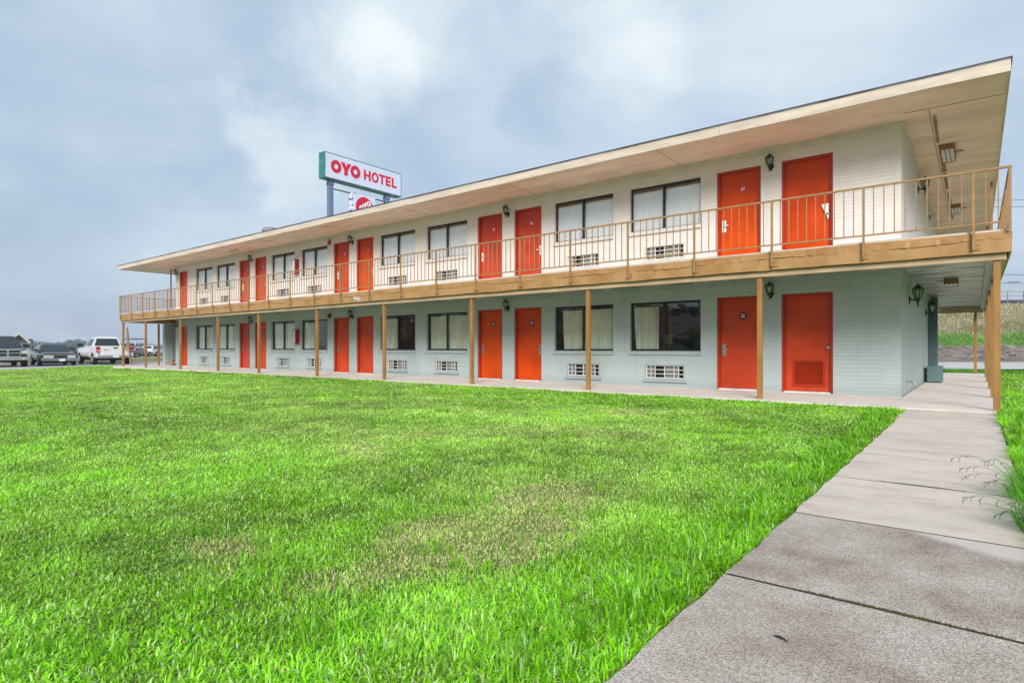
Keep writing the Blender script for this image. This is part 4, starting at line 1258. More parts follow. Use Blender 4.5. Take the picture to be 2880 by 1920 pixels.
# lawn soil: one gently falling sheet on each side of the path
soil = mat('lawn_soil', (0.17, 0.22, 0.055), 0.95, col2=(0.09, 0.15, 0.025), scale=1.6, contrast=(0.35, 0.6), bump=0.6, bscale=18)
vs = []; fs = []
ys = list(np.linspace(-30, 11.62, 40)) + [12.1, 12.9, 13.4]
nx = 46
for y in ys:
    x0 = float(lawn_xmin(y)); x1 = -0.80 if y < 11.63 else -36.3
    for i in range(nx):
        x = x0 + (x1 - x0) * i / (nx - 1)
        vs.append((x, y, float(lawn_z(x, y))))
for j in range(len(ys) - 1):
    for i in range(nx - 1):
        fs.append((j * nx + i, j * nx + i + 1, (j + 1) * nx + i + 1, (j + 1) * nx + i))
mb = MB(); mb.add(vs, fs)
mb.box(0.20, 40, -30, 33.0, -0.4, -0.05)
mb.box(-0.80, 0.2, 29.05, 33.0, -0.4, -0.0505)
struct(mb.build('lawn', soil))
# slabs
mb = MB(); 
xs = [-36.5, -30.5, -24.4, -18.3, -12.2, -6.1, -1.155]
for i in range(6):
    mb.box(xs[i] + 0.004, xs[i + 1] - 0.004, 11.58, 13.999, -0.25, 0.0)
mb.box(-36.5, XL - 0.003, 14.0005, 17.4, -0.25, -0.001)
ysl = [11.50, 15.0, 18.2, 21.8, 25.3, 29.0]
for i in range(5):
    mb.box(-1.145, 0.31, ysl[i] + 0.004, ysl[i + 1] - 0.004, -0.25, 0.001)
struct(mb.build('walkway_slab', M['slab']))
yj = [11.49, 10.22, 8.95, 7.68, 6.42, 5.14, 3.86, 2.62, 1.36, 0.1, -1.2, -2.5, -3.8]
mb = MB()
for i in range(len(yj) - 1):
    new = yj[i] > 3.9
    mb.cur = 0 if new else 1
    g_ = 0.013 if yj[i + 1] > 5.5 else 0.0135
    g0 = 0.013 if yj[i] > 5.5 else 0.0135
    dz = random.uniform(-0.0006, 0.0006)
    y1, y0 = yj[i] - g0, yj[i + 1] + g_
    def ex(y, s):
        return (-0.865 - 0.10 * max(0, (y - 9.5) / 2.0)) if s < 0 else 0.245
    k = 8
    for q in range(k):
        ya, yb = y0 + (y1 - y0) * q / k, y0 + (y1 - y0) * (q + 1) / k
        j = lambda yy, s: ex(yy, s) + 0.006 * math.sin(yy * 9.1 + s) + 0.004 * math.sin(yy * 23)
        mb.add([(j(ya, -1), ya, -0.02 + dz), (j(ya, 1), ya, -0.02 + dz), (j(yb, 1), yb, -0.02 + dz), (j(yb, -1), yb, -0.02 + dz),
                (j(ya, -1), ya, -0.2), (j(ya, 1), ya, -0.2), (j(yb, 1), yb, -0.2), (j(yb, -1), yb, -0.2)],
               [(0, 1, 2, 3), (0, 3, 7, 4), (1, 5, 6, 2)] + ([(0, 4, 5, 1)] if q == 0 else []) + ([(3, 2, 6, 7)] if q == k - 1 else []))
struct(mb.build('footpath', [M['conc_new'], M['conc_old']]))
mb = MB(); mb.box(-0.862, 0.242, -4, 11.52, -0.3, -0.0222)
struct(mb.build('footpath_joint', M['joint']))
# parking lot, kerb and street
mb = MB(); mb.add([(-70, -60, -0.17), (-28, -60, -0.17), (-35.0, 18, -0.17), (-20, 60, -0.17), (-53.5, 60, -0.17), (-53.0, 18, -0.17), (-52.5, 5, -0.17)], [(0, 1, 2, 3, 4, 5, 6)])
struct(mb.build('parking_lot', M['asphalt']))
mb = MB(); mb.bar((-52.4, 4.0, -0.13), (-53.2, 18.2, -0.13), 0.18, 0.14); mb.bar((-53.2, 18.2, -0.13), (-56.5, 40.0, -0.13), 0.18, 0.14)
struct(mb.build('kerb', M['kerb']))
F = Vector((-S, C, 0)); Rt = Vector((C, S, 0))


def wp(r, d, z):
    p = Rt * r + F * d
    return (p.x, p.y, z)


mb = MB(); mb.quad(wp(5, 29.5, -0.06), wp(110, 27.0, -0.06), wp(110, 38.5, -0.06), wp(5, 40.5, -0.06)); struct(mb.build('road', M['roadc']))
mb = MB(); mb.bar(wp(5, 40.6, -0.04), wp(110, 38.6, -0.04), 0.16, 0.14); struct(mb.build('road_kerb', M['kerb']))
# highway embankment: bank of rubble, green foot, dry top
prof = [(40.6, -0.07), (43.2, -0.04), (46.5, 0.12), (49.5, 0.45), (51.5, 1.15), (55.5, 1.95), (58.5, 2.85), (62.0, 4.2), (64.5, 5.55), (66.0, 5.9), (80.0, 5.9), (110, 4.0), (150, -0.31)]
nr = 90
vs = []; fs = []
for (d, z) in prof:
    for i in range(nr + 1):
        r = 6 + 114 * i / nr
        zz = z + (0.12 * math.sin(r * 0.9 + d) + 0.08 * math.sin(r * 2.3 + d * 1.7)) * (0 if d < 44 or d > 64 else 1)
        vs.append(wp(r, d - 0.03 * (r - 40), zz))
for j in range(len(prof) - 1):
    for i in range(nr):
        fs.append((j * (nr + 1) + i, j * (nr + 1) + i + 1, (j + 1) * (nr + 1) + i + 1, (j + 1) * (nr + 1) + i))
mb = MB(); mb.add(vs, fs)
mb.mi = [0 if j < 1 else (1 if j < 4 else (2 if j < 6 else 3)) for j in range(len(prof) - 1) for i in range(nr)]
struct(mb.build('embankment', [mat('verge', (0.22, 0.27, 0.10), 0.95, col2=(0.42, 0.38, 0.32), scale=0.9, contrast=(0.4, 0.55)),
                               mat('bank_soil', (0.25, 0.20, 0.165), 0.95, col2=(0.13, 0.10, 0.085), scale=0.8, stretch=(1, 1, 3), bump=1.0, bscale=4),
                               mat('bank_grass', (0.17, 0.30, 0.055), 0.95, col2=(0.24, 0.30, 0.10), scale=0.5),
                               mat('bank_dry_grass', (0.42, 0.37, 0.25), 0.95, col2=(0.34, 0.32, 0.17), scale=0.6)]))

# ------------------------------------------------------------------ grass
def vnoise(x, y, seed, f):
    r = np.random.default_rng(seed); g = r.random((64, 64))
    X, Y = x * f, y * f
    xi, yi = np.floor(X).astype(int), np.floor(Y).astype(int)
    fx, fy = X - xi, Y - yi
    fx = fx * fx * (3 - 2 * fx); fy = fy * fy * (3 - 2 * fy)
    a = g[xi % 64, yi % 64]; b = g[(xi + 1) % 64, yi % 64]; c = g[xi % 64, (yi + 1) % 64]; d = g[(xi + 1) % 64, (yi + 1) % 64]
    return (a * (1 - fx) + b * fx) * (1 - fy) + (c * (1 - fx) + d * fx) * fy


def fbm(x, y, seed, f, o=4):
    s = 0; a = 0.5; t = 0
    for k in range(o):
        s = s + a * vnoise(x, y, seed + k, f); t += a; a *= 0.5; f *= 2.1
    return s / t


def blades(name, x, y, z, L, W, lean, az, tint, m):
    n = len(x)
    az2 = az + rng.normal(0, 0.35, n)
    dx, dy = np.cos(az), np.sin(az)
    sx, sy = -np.sin(az2), np.cos(az2)
    l1 = lean * 0.55
    h1 = L * 0.52 * np.cos(l1); o1 = L * 0.52 * np.sin(l1)
    l2 = np.minimum(lean * 1.35, 1.75)
    h2 = h1 + L * 0.48 * np.cos(l2); o2 = o1 + L * 0.48 * np.sin(l2)
    V = np.empty((n, 5, 3))
    V[:, 0] = np.stack([x - sx * W / 2, y - sy * W / 2, z - 0.01], 1)
    V[:, 1] = np.stack([x + sx * W / 2, y + sy * W / 2, z - 0.01], 1)
    V[:, 2] = np.stack([x + dx * o1 + sx * W * 0.45, y + dy * o1 + sy * W * 0.45, z + h1], 1)
    V[:, 3] = np.stack([x + dx * o1 - sx * W * 0.45, y + dy * o1 - sy * W * 0.45, z + h1], 1)
    V[:, 4] = np.stack([x + dx * o2, y + dy * o2, z + np.maximum(h2, 0.004)], 1)
    b = np.arange(n)[:, None] * 5
    F4 = b + np.array([[0, 1, 2, 3]]); F3 = b + np.array([[3, 2, 4]])
    tt = np.repeat(tint, 5, axis=0)
    o = np_mesh(name, V.reshape(-1, 3), F4, F3, m, tt)
    return struct(o, 'stuff')


def sample(d0, d1, k, expo, dref, w0=-1.1, w1=1.1, pad=2.0):
    """points in the viewed wedge of lawn, thinning with distance"""
    n_d = 4000
    dd = np.linspace(d0, d1, n_d)
    dens = k * np.minimum(1, (dref / dd)) ** expo * ((w1 - w0) * dd * 0.9 + 2 * pad)
    cdf = np.cumsum(dens); tot = cdf[-1] * (dd[1] - dd[0]); cdf /= cdf[-1]
    n = int(tot)
    d = np.interp(rng.random(n), cdf, dd)
    lo, hi = w0 * d * 0.9 - pad, w1 * d * 0.9 + pad
    r = lo + (hi - lo) * rng.random(n)
    return -S * d + C * r, C * d + S * r, d


DRY = [(-2.35, 3.35, 0.42, 1.1), (-4.5, 3.3, 0.40, 0.9), (-1.8, 2.05, 0.38, 0.9), (-3.0, 1.42, 0.20, 1.2), (-2.35, 1.75, 0.34, 0.7), (-9.5, 6.0, 1.4, 0.45), (-4.4, 8.6, 0.6, 0.9),
       (-3.76, 5.8, 1.1, 0.5), (-5.2, 4.8, 0.9, 0.5), (-7.0, 4.2, 0.8, 0.5), (-15, 6.5, 3.0, 0.35), (-1.85, 2.6, 0.5, 0.8), (-6.5, 7.2, 0.7, 0.6)]


def dryness(x, y):
    q = np.zeros_like(x)
    for (a, b, r, k) in DRY:
        wx = (fbm(x, y, 31, 0.8) - 0.5) * 1.4
        q += k * np.exp(-(((x + wx - a) ** 2 + (y - wx - b) ** 2) / (r * r)))
    q = np.clip(q, 0, 1.1) * (0.35 + 1.3 * fbm(x, y, 5, 1.3)) + 0.30 * (fbm(x, y, 77, 0.5) - 0.45)
    edge = np.exp(-np.maximum(0, -0.87 - x) / 0.30) + np.exp(-np.maximum(0, 11.5 - y) / 0.8)
    return np.clip(q - 0.75 * edge * (x < 0), 0, 1)


def lawn_blades():
    x, y, d = sample(1.25, 46, 10500, 1.30, 3.2)
    fz = 0.05 * (fbm(x, y, 3, 3.0) - 0.5)
    left = (x < -0.89 + fz) & (y < 11.60 + fz) & (x > lawn_xmin(y) + fz * 4)
    leftup = (x < -36.4) & (y >= 11.6) & (y < 13.2) & (x > lawn_xmin(y))
    right = (x > 0.265 + fz) & (x < 14) & (y < 29) & ~((x < 0.325) & (y > 11.4))
    keep = left | leftup | right
    x, y, d = x[keep], y[keep], d[keep]
    isr = x > 0
    n = len(x)
    dry = np.where(isr, 0.05, dryness(x, y))
    edge = np.where(isr, np.exp(-np.maximum(0, x - 0.27) / 0.4), np.exp(-np.maximum(0, -0.87 - x) / 0.32))
    edge2 = np.exp(-np.maximum(0, 11.55 - y) / 0.7) * (~isr)
    cl = fbm(x, y, 9, 2.2); cl2 = fbm(x, y, 19, 6.0); cl3 = fbm(x, y, 29, 3.6, 3)
    L = (0.021 + 0.024 * rng.random(n)) * (0.45 + 1.2 * cl) * (0.55 + 0.9 * cl3) * (1 - 0.35 * dry) * (1 + 0.9 * edge * (cl2 > 0.42) + 0.5 * edge2) * np.where(isr, 1.9, 1.0)
    L *= (1 + np.clip((d - 10) / 40, 0, 0.5))
    W = (0.0050 + 0.0042 * rng.random(n)) * np.maximum(1, (d / 3.2)) ** 0.74
    lean = np.clip(rng.normal(1.10, 0.36, n), 0.05, 1.6)
    az = rng.random(n) * 2 * PI
    # colour of each blade: lush, yellow-green and straw kinds in patches
    lush = np.array([0.275, 0.615, 0.010]); deep = np.array([0.130, 0.385, 0.008]); yel = np.array([0.470, 0.640, 0.140]); straw = np.array([0.66, 0.60, 0.30])
    big = fbm(x, y, 41, 0.35)
    far = np.clip((d - 5) / 18, 0, 1)
    a = np.clip(0.10 + 0.26 * np.clip((d - 2.4) / 2.0, 0, 1) * (~isr) + 1.3 * (fbm(x, y, 23, 0.9) - 0.45) + 0.85 * dry + 0.16 * np.exp(-((x + 4.5) ** 2 + (y - 4.5) ** 2) / 14) + 0.9 * far * np.clip((big - 0.42) * 4, 0, 1) * 0.5 + 0.10 * far - 0.5 * edge - 0.5 * edge2 + rng.normal(0, 0.18, n), 0, 1)[:, None]
    t = lush * (1 - a) + yel * a
    dk = np.clip(0.35 * (cl2 - 0.35) + rng.random(n) * 0.45 + 0.25 * edge, 0, 1)[:, None]
    t = t * (1 - dk * 0.6) + deep * dk * 0.6
    t *= (1 + 0.9 * (cl3 - 0.5) + 0.45 * (cl2 - 0.5) + 1.1 * (fbm(x, y, 51, 0.6) - 0.5))[:, None]
    shine = (rng.random(n) < 0.15 * (1 - dry))[:, None]
    t = np.where(shine, np.array([0.50, 0.74, 0.26]), t)  # highlights painted as a pale tint on scattered blades
    pale = (rng.random(n) < np.clip(0.012 + 0.85 * np.clip(dry - 0.38, 0, 1), 0, 0.65))[:, None]
    t = np.where(pale, straw * (0.65 + 0.5 * rng.random((n, 1))), t)
    t *= (0.86 + 0.36 * rng.random((n, 1)))
    z = np.where(isr, -0.05, lawn_z(x, y))
    blades('grass', x, y, z, L, W, lean, az, t, GM)


GM = blade_mat('grass_blade', 0.40, 0.03)
lawn_blades()


def tufts():
    """longer, broader blades in clumps: along the path edge and scattered on the lawn"""
    X = []; Y = []; LL = []; WW = []; LE = []; AZ = []; T = []
    def clump(cx, cy, n, r, l, w, tone):
        a = rng.random(n) * 2 * PI; q = r * np.sqrt(rng.random(n))
        px, py = cx + q * np.cos(a), cy + q * np.sin(a)
        ok = ((px < -0.90) | (px > 0.27)) & (py < 11.5)
        k = ok.sum()
        X.append(px[ok]); Y.append(py[ok]); LL.append(l * (0.55 + 0.7 * rng.random(k))); WW.append(w * (0.7 + 0.6 * rng.random(k)))
        LE.append(np.clip(rng.normal(0.62, 0.32, k), 0.05, 1.35)); AZ.append(a[ok] + rng.normal(0, 0.7, k))
        base = np.array([0.150, 0.440, 0.012]) * (1 - tone) + np.array([0.30, 0.58, 0.03]) * tone
        T.append(base * (0.7 + 0.6 * rng.random((k, 1))))
    y = 0.9
    while y < 11.2:
        s = random.random()
        big = fbm(np.array([1.0]), np.array([y]), 55, 0.9)[0]
        clump(-0.97 - abs(random.gauss(0, 0.13)), y, int(16 + 40 * s * big), 0.10 + 0.07 * s, 0.085 + 0.07 * s * big, 0.0085 + 0.001 * y, random.random() * 0.6)
        y += random.uniform(0.06, 0.16)
    y = 1.0
    while y < 28:
        clump(0.34 + abs(random.gauss(0, 0.16)), y, 26, 0.15, random.uniform(0.09, 0.2), 0.0085 + 0.0009 * y, random.random() * 0.7)
        y += random.uniform(0.08, 0.22)
    for k in range(210):
        d = 1.9 + 12 * random.random() ** 1.8; r = random.uniform(-0.9, 0.55) * d
        p = F * d + Rt * r
        if p.x < -1.0 and p.y < 11.0:
            clump(p.x, p.y, random.randint(8, 30), random.uniform(0.04, 0.13), random.uniform(0.05, 0.095), 0.0045 + 0.0009 * d, random.random())
    for k in range(150):
        px = random.uniform(-34, -1.2)
        clump(px, 11.45 - abs(random.gauss(0, 0.25)), 14, 0.2, 0.085, 0.010 - 0.0005 * px, random.random() * 0.5)
    x, y = np.concatenate(X), np.concatenate(Y)
    z = np.where(x > 0, -0.05, lawn_z(x, y))
    blades('tall_grass', x, y, z, np.concatenate(LL), np.concatenate(WW), np.concatenate(LE), np.concatenate(AZ), np.concatenate(T), GM)


tufts()


def clover():
    """small round-leaved weeds among the blades"""
    n = 1500
    d = 2.2 + 9 * rng.random(n) ** 1.5; r = (rng.random(n) * 1.9 - 0.98) * d * 0.9
    x = -S * d + C * r; y = C * d + S * r
    k = (x < -1.0) & (y < 11.2) & (fbm(x, y, 91, 1.4) > 0.5)
    x, y, d = x[k], y[k], d[k]; n = len(x)
    V = []; F4 = []; T = []
    for i in range(n):
        s = 0.0065 * (0.7 + 0.7 * random.random()) * max(1, d[i] / 3.5)
        zc = float(lawn_z(x[i], y[i])) + random.uniform(0.012, 0.04)
        a0 = random.random() * 6
        tone = random.uniform(0.7, 1.25)
        for q in range(3):
            a = a0 + q * 2.09
            cx, cy = x[i] + s * 0.9 * math.cos(a), y[i] + s * 0.9 * math.sin(a)
            o = len(V)
            for (u, v, w) in ((-1, -0.8, 0), (1, -0.8, 0.2), (1.1, 0.8, 0.45), (-1.1, 0.8, 0.2)):
                V.append((cx + s * 0.75 * (u * math.sin(a) + v * math.cos(a)), cy + s * 0.75 * (v * math.sin(a) - u * math.cos(a)), zc + s * w * random.uniform(-0.2, 1)))
                T.append((0.28 * tone, 0.56 * tone, 0.07 * tone))
            F4.append((o, o + 1, o + 2, o + 3))
    struct(np_mesh('clover_weeds', np.array(V), np.array(F4), np.zeros((0, 3), int), GM, np.array(T)), 'stuff')


clover()


def bank_grass():
    n = 60000
    d = 51.5 + 13.5 * rng.random(n); r = 8 + 72 * rng.random(n)
    zz = np.interp(d, [p[0] for p in prof], [p[1] for p in prof])
    dd = d - 0.03 * (r - 40)
    x = -S * dd + C * r; y = C * dd + S * r
    g = (d < 57.2 + 1.6 * (fbm(x, y, 61, 0.25) - 0.5) * 2)
    L = np.where(g, 0.20, 0.42) * (0.6 + 0.7 * rng.random(n)); W = np.full(n, 0.055)
    t = np.where(g[:, None], np.array([0.16, 0.34, 0.05]), np.array([0.50, 0.44, 0.29])) * (0.65 + 0.6 * rng.random((n, 1)))
    patch = (fbm(x, y, 71, 0.3) > 0.58) & ~g
    t = np.where(patch[:, None], t * np.array([0.72, 0.80, 0.6]), t)
    blades('bank_tall_grass', x, y, zz, L, W, np.clip(rng.normal(0.5, 0.3, n), 0, 1.3), rng.random(n) * 2 * PI, t, GM)


bank_grass()
# verge between road and passage: short bright grass, and weeds beyond the lot kerb
def verges():
    n = 16000
    x = rng.uniform(-2.5, 14, n); y = rng.uniform(29.1, 33.5, n)
    z = np.full(n, -0.06)
    x2 = rng.uniform(-75, -53.6, n); y2 = rng.uniform(8, 40, n)
    k = fbm(x2, y2, 13, 0.22) > 0.45
    x = np.concatenate([x, x2[k]]); y = np.concatenate([y, y2[k]]); z = np.concatenate([z, np.full(k.sum(), -0.3)])
    m = len(x)
    t = np.array([0.13, 0.34, 0.03]) * (0.7 + 0.6 * rng.random((m, 1)))
    far_ = (x < -50)[:, None]
    t = np.where(far_, np.where(rng.random((m, 1)) < 0.55, np.array([0.34, 0.31, 0.15]), np.array([0.17, 0.28, 0.07])) * (0.7 + 0.5 * rng.random((m, 1))), t)
    L = np.where(x < -50, 0.28, 0.12) * (0.6 + 0.8 * rng.random(m))
    blades('verge_grass', x, y, z, L, np.full(m, 0.05), np.clip(rng.normal(0.6, 0.3, m), 0, 1.3), rng.random(m) * 2 * PI, t, GM)


verges()


def seeding_clump(loc, label, heads):
    t = thing('grass_clump', label, 'grass clump', loc)
    n = 420
    a = rng.random(n) * 2 * PI; q = 0.24 * np.sqrt(rng.random(n))
    x, y = q * np.cos(a) + 0.14, q * np.sin(a) * 1.4
    tint = np.array([0.12, 0.40, 0.02]) * (0.6 + 0.8 * rng.random((n, 1)))
    o = blades('leaves', x, y, np.full(n, -0.02), 0.17 + 0.22 * rng.random(n), 0.0065 + 0.004 * rng.random(n), np.clip(rng.normal(0.75, 0.3, n), 0.1, 1.4), a + rng.normal(0, 0.5, n), tint, GM)
    o.parent = t
    if 'kind' in o:
        del o['kind']
    sm_ = mat('seed_stalk', (0.17, 0.20, 0.07), 0.7); hm_ = mat('seed_head', (0.09, 0.10, 0.045), 0.8)
    for (dx, dy, top, reach) in heads:
        mb = MB(); pts = []
        for k in range(11):
            s = k / 10
            pts.append((dx * s * reach, dy * s * reach, top * math.sin(min(PI, s * 2.05)) if s < 0.95 else top * math.sin(0.95 * 2.05) - 0.01))
        mb.tube(pts, [0.0016] * 10 + [0.0010], 5)
        stalk = mb.build('stalk', sm_, t)
        mb = MB()
        for k in (random.choice((5, 6)), 8, 9, 10, 10):
            p = Vector(pts[k])
            e = p + Vector((random.uniform(-0.03, 0.012) + dx * 0.018, random.uniform(-0.03, 0.03), -random.uniform(0.015, 0.07)))
            mid = p.lerp(e, 0.5) + Vector((dx * 0.012, 0, 0.004))
            mb.tube([p, mid, e], [0.0008, random.uniform(0.002, 0.0032), 0.0006], 5)
        mb.build('seed_head', hm_, stalk)
    return t


seeding_clump((0.30, 5.15, -0.05), 'long grass clump with arching seed stalks over the pale path slabs', [(-1, 0.25, 0.20, 0.36), (-1, 0.55, 0.25, 0.42), (-1, -0.1, 0.17, 0.34), (-0.8, 0.9, 0.24, 0.30), (-1, 0.1, 0.13, 0.22)])
seeding_clump((0.31, 4.30, -0.05), 'thin grass clump with seed stalks beside the dark path slabs', [(-1, 0.2, 0.17, 0.34), (-0.9, -0.2, 0.12, 0.22), (-0.7, 0.5, 0.16, 0.2)])
mb = MB((-0.52, 2.13, -0.02)); mb.tube([(-0.545, 2.135, -0.012), (-0.53, 2.13, -0.008), (-0.51, 2.128, -0.009), (-0.495, 2.12, -0.013)], [0.0015, 0.0038, 0.0033, 0.0015], 6)
o = mb.build('twig', M['black']); o.location = (-0.52, 2.13, -0.02); tag(o, 'small black twig lying on the dark weathered path slab', 'twig')
# moss in a path joint
moss = np_mesh('moss', *(lambda n: (lambda x, y: (np.stack([np.stack([x - 0.006, y - 0.005, np.full(n, -0.023)], 1), np.stack([x + 0.006, y - 0.004, np.full(n, -0.017)], 1), np.stack([x + 0.003, y + 0.006, np.full(n, -0.015)], 1)], 1).reshape(-1, 3),
               np.zeros((0, 4), int), np.arange(3 * n).reshape(n, 3)))(np.concatenate([rng.normal(-0.32, 0.11, n // 2), rng.normal(-0.30, 0.17, n - n // 2)]), np.concatenate([np.full(n // 2, 5.14), np.full(n - n // 2, 2.62)]) + rng.normal(0, 0.0035, n)))(700),
               GM, np.tile(np.array([[0.13, 0.14, 0.045]]), (2100, 1)))
struct(moss, 'stuff')


def rubble():
    vs = []; fs = []
    mb = MB()
    for k in range(520):
        d = random.uniform(46.8, 51.8); r = random.uniform(26, 62)
        z = float(np.interp(d, [p[0] for p in prof], [p[1] for p in prof]))
        p = Vector(wp(r, d - 0.03 * (r - 40), z))
        s = random.uniform(0.12, 0.42)
        n = 6
        rings = []
        for (h, q) in ((-0.5, 0.7), (0.0, 1.0), (0.45, 0.65)):
            for i in range(n):
                a = 2 * PI * i / n
                rr = s * q * random.uniform(0.7, 1.25)
                rings.append((p.x + rr * 1.4 * math.cos(a), p.y + rr * math.sin(a), p.z + h * s * random.uniform(0.7, 1.1)))
        f = []
        for j in range(2):
            for i in range(n):
                f.append((j * n + i, j * n + (i + 1) % n, (j + 1) * n + (i + 1) % n, (j + 1) * n + i))
        f.append(tuple(2 * n + i for i in range(n)))
        mb.add(rings, f)
    struct(mb.build('rubble', mat('rubble_stone', (0.26, 0.225, 0.20), 0.9, col2=(0.13, 0.11, 0.10), scale=1.5)), 'stuff')


rubble()

# ------------------------------------------------------------------ vehicles (built facing +x, origin on the ground)
def paint(name, col, metal=0.35):
    return mat(name, col, 0.28, metal=metal, spec=0.5, coat=0.6, var=0.06, scale=1.2)


M['tyre'] = mat('tyre_rubber', (0.012, 0.012, 0.013), 0.8)
M['chrome'] = mat('chrome', (0.62, 0.63, 0.66), 0.22, metal=0.85)
M['rimm'] = mat('alloy_rim', (0.62, 0.62, 0.64), 0.4, metal=0.25)
M['carglass'] = mat('car_glass', (0.022, 0.032, 0.036), 0.05, spec=0.6)
M['plate'] = mat('licence_plate', (0.62, 0.68, 0.74), 0.5)
M['lens'] = mat('headlight_lens', (0.48, 0.48, 0.47), 0.12)
M['amber'] = mat('amber_lens', (0.55, 0.16, 0.02), 0.2)
M['taillens'] = mat('tail_lens', (0.42, 0.012, 0.015), 0.2)
M['under'] = mat('underbody', (0.012, 0.012, 0.012), 0.8)
M['trimblack'] = mat('black_trim', (0.02, 0.02, 0.022), 0.5)


def face(mb, q, i0, i1, j0, j1, off=0.008):
    """pane on a four-cornered face q = (bottom a, bottom b, top b, top a), given in fractions of it"""
    a, b, c, d = [Vector(p) for p in q]
    P = lambda s, t: (a.lerp(b, s)).lerp(d.lerp(c, s), t)
    n = (b - a).cross(d - a).normalized() * off
    vs = [P(i0, j0), P(i1, j0), P(i1, j1), P(i0, j1)]
    mb.add([v - n * 0.5 for v in vs] + [v + n for v in vs], [(0, 3, 2, 1), (4, 5, 6, 7), (0, 1, 5, 4), (1, 2, 6, 5), (2, 3, 7, 6), (3, 0, 4, 7)])


def cabin(mb, xr, xf, xtr, xtf, hb, ht, zb, zt):
    A = [(xr, -hb, zb), (xf, -hb, zb), (xf, hb, zb), (xr, hb, zb)]
    T_ = [(xtr, -ht, zt), (xtf, -ht, zt), (xtf, ht, zt), (xtr, ht, zt)]
    xm0, xm1 = xtr + 0.08, xtf - 0.10
    U = [(xm0, -ht * 0.86, zt + 0.045), (xm1, -ht * 0.86, zt + 0.045), (xm1, ht * 0.86, zt + 0.045), (xm0, ht * 0.86, zt + 0.045)]
    mb.add(A + T_ + U, [(0, 1, 5, 4), (1, 2, 6, 5), (2, 3, 7, 6), (3, 0, 4, 7), (4, 5, 9, 8), (5, 6, 10, 9), (6, 7, 11, 10), (7, 4, 8, 11), (8, 9, 10, 11)])
    return {'right': (A[0], A[1], T_[1], T_[0]), 'left': (A[2], A[3], T_[3], T_[2]), 'front': (A[1], A[2], T_[2], T_[1]), 'rear': (A[3], A[0], T_[0], T_[3])}


def wheels(t, xs, hw, r, w, rimr, dish=0.03):
    for x in xs:
        for s in (-1, 1):
            y = s * (hw - w / 2)
            mb = MB(); a = w / 2
            mb.lathe((x, y, r), [(rimr, -a * 0.95), (r * 0.93, -a), (r, -a * 0.7), (r, a * 0.7), (r * 0.93, a), (rimr, a * 0.95)], 22, axis='y')
            wh = mb.build('wheel', M['tyre'], t, smooth=True)
            mb = MB(); yo = y + s * a * 0.9
            mb.lathe((x, yo, r), [(rimr, 0.0), (rimr * 0.9, s * 0.012), (rimr * 0.85, -s * dish), (rimr * 0.2, -s * dish * 0.5), (rimr * 0.18, s * 0.012), (0.01, s * 0.015)], 20, axis='y')
            for k in range(6):
                an = 2 * PI * k / 6
                mb.bar((x + 0.1 * rimr * math.cos(an), yo, r + 0.1 * rimr * math.sin(an)), (x + 0.9 * rimr * math.cos(an), yo, r + 0.9 * rimr * math.sin(an)), 0.05, 0.02, up=(0, 1, 0))
            mb.build('rim', M['rimm'], wh)
            mb = MB(); mb.lathe((x, s * (hw + 0.004), r), [(r * 1.16, 0.0), (r * 1.16, -s * 0.012)], 26, axis='y')


def arches(mb, xs, hw, r, zmin):
    for x in xs:
        for s in (-1, 1):
            poly = [(x + r * 1.17 * math.cos(PI * k / 14), r + r * 1.17 * math.sin(PI * k / 14)) for k in range(15)] + [(x + r * 0.9 * math.cos(PI * k / 14), r + r * 0.9 * math.sin(PI * k / 14)) for k in range(14, -1, -1)]
            mb.prism(poly, lambda a, b, tt: (a, s * (hw - 0.010 + tt), b), 0.014)


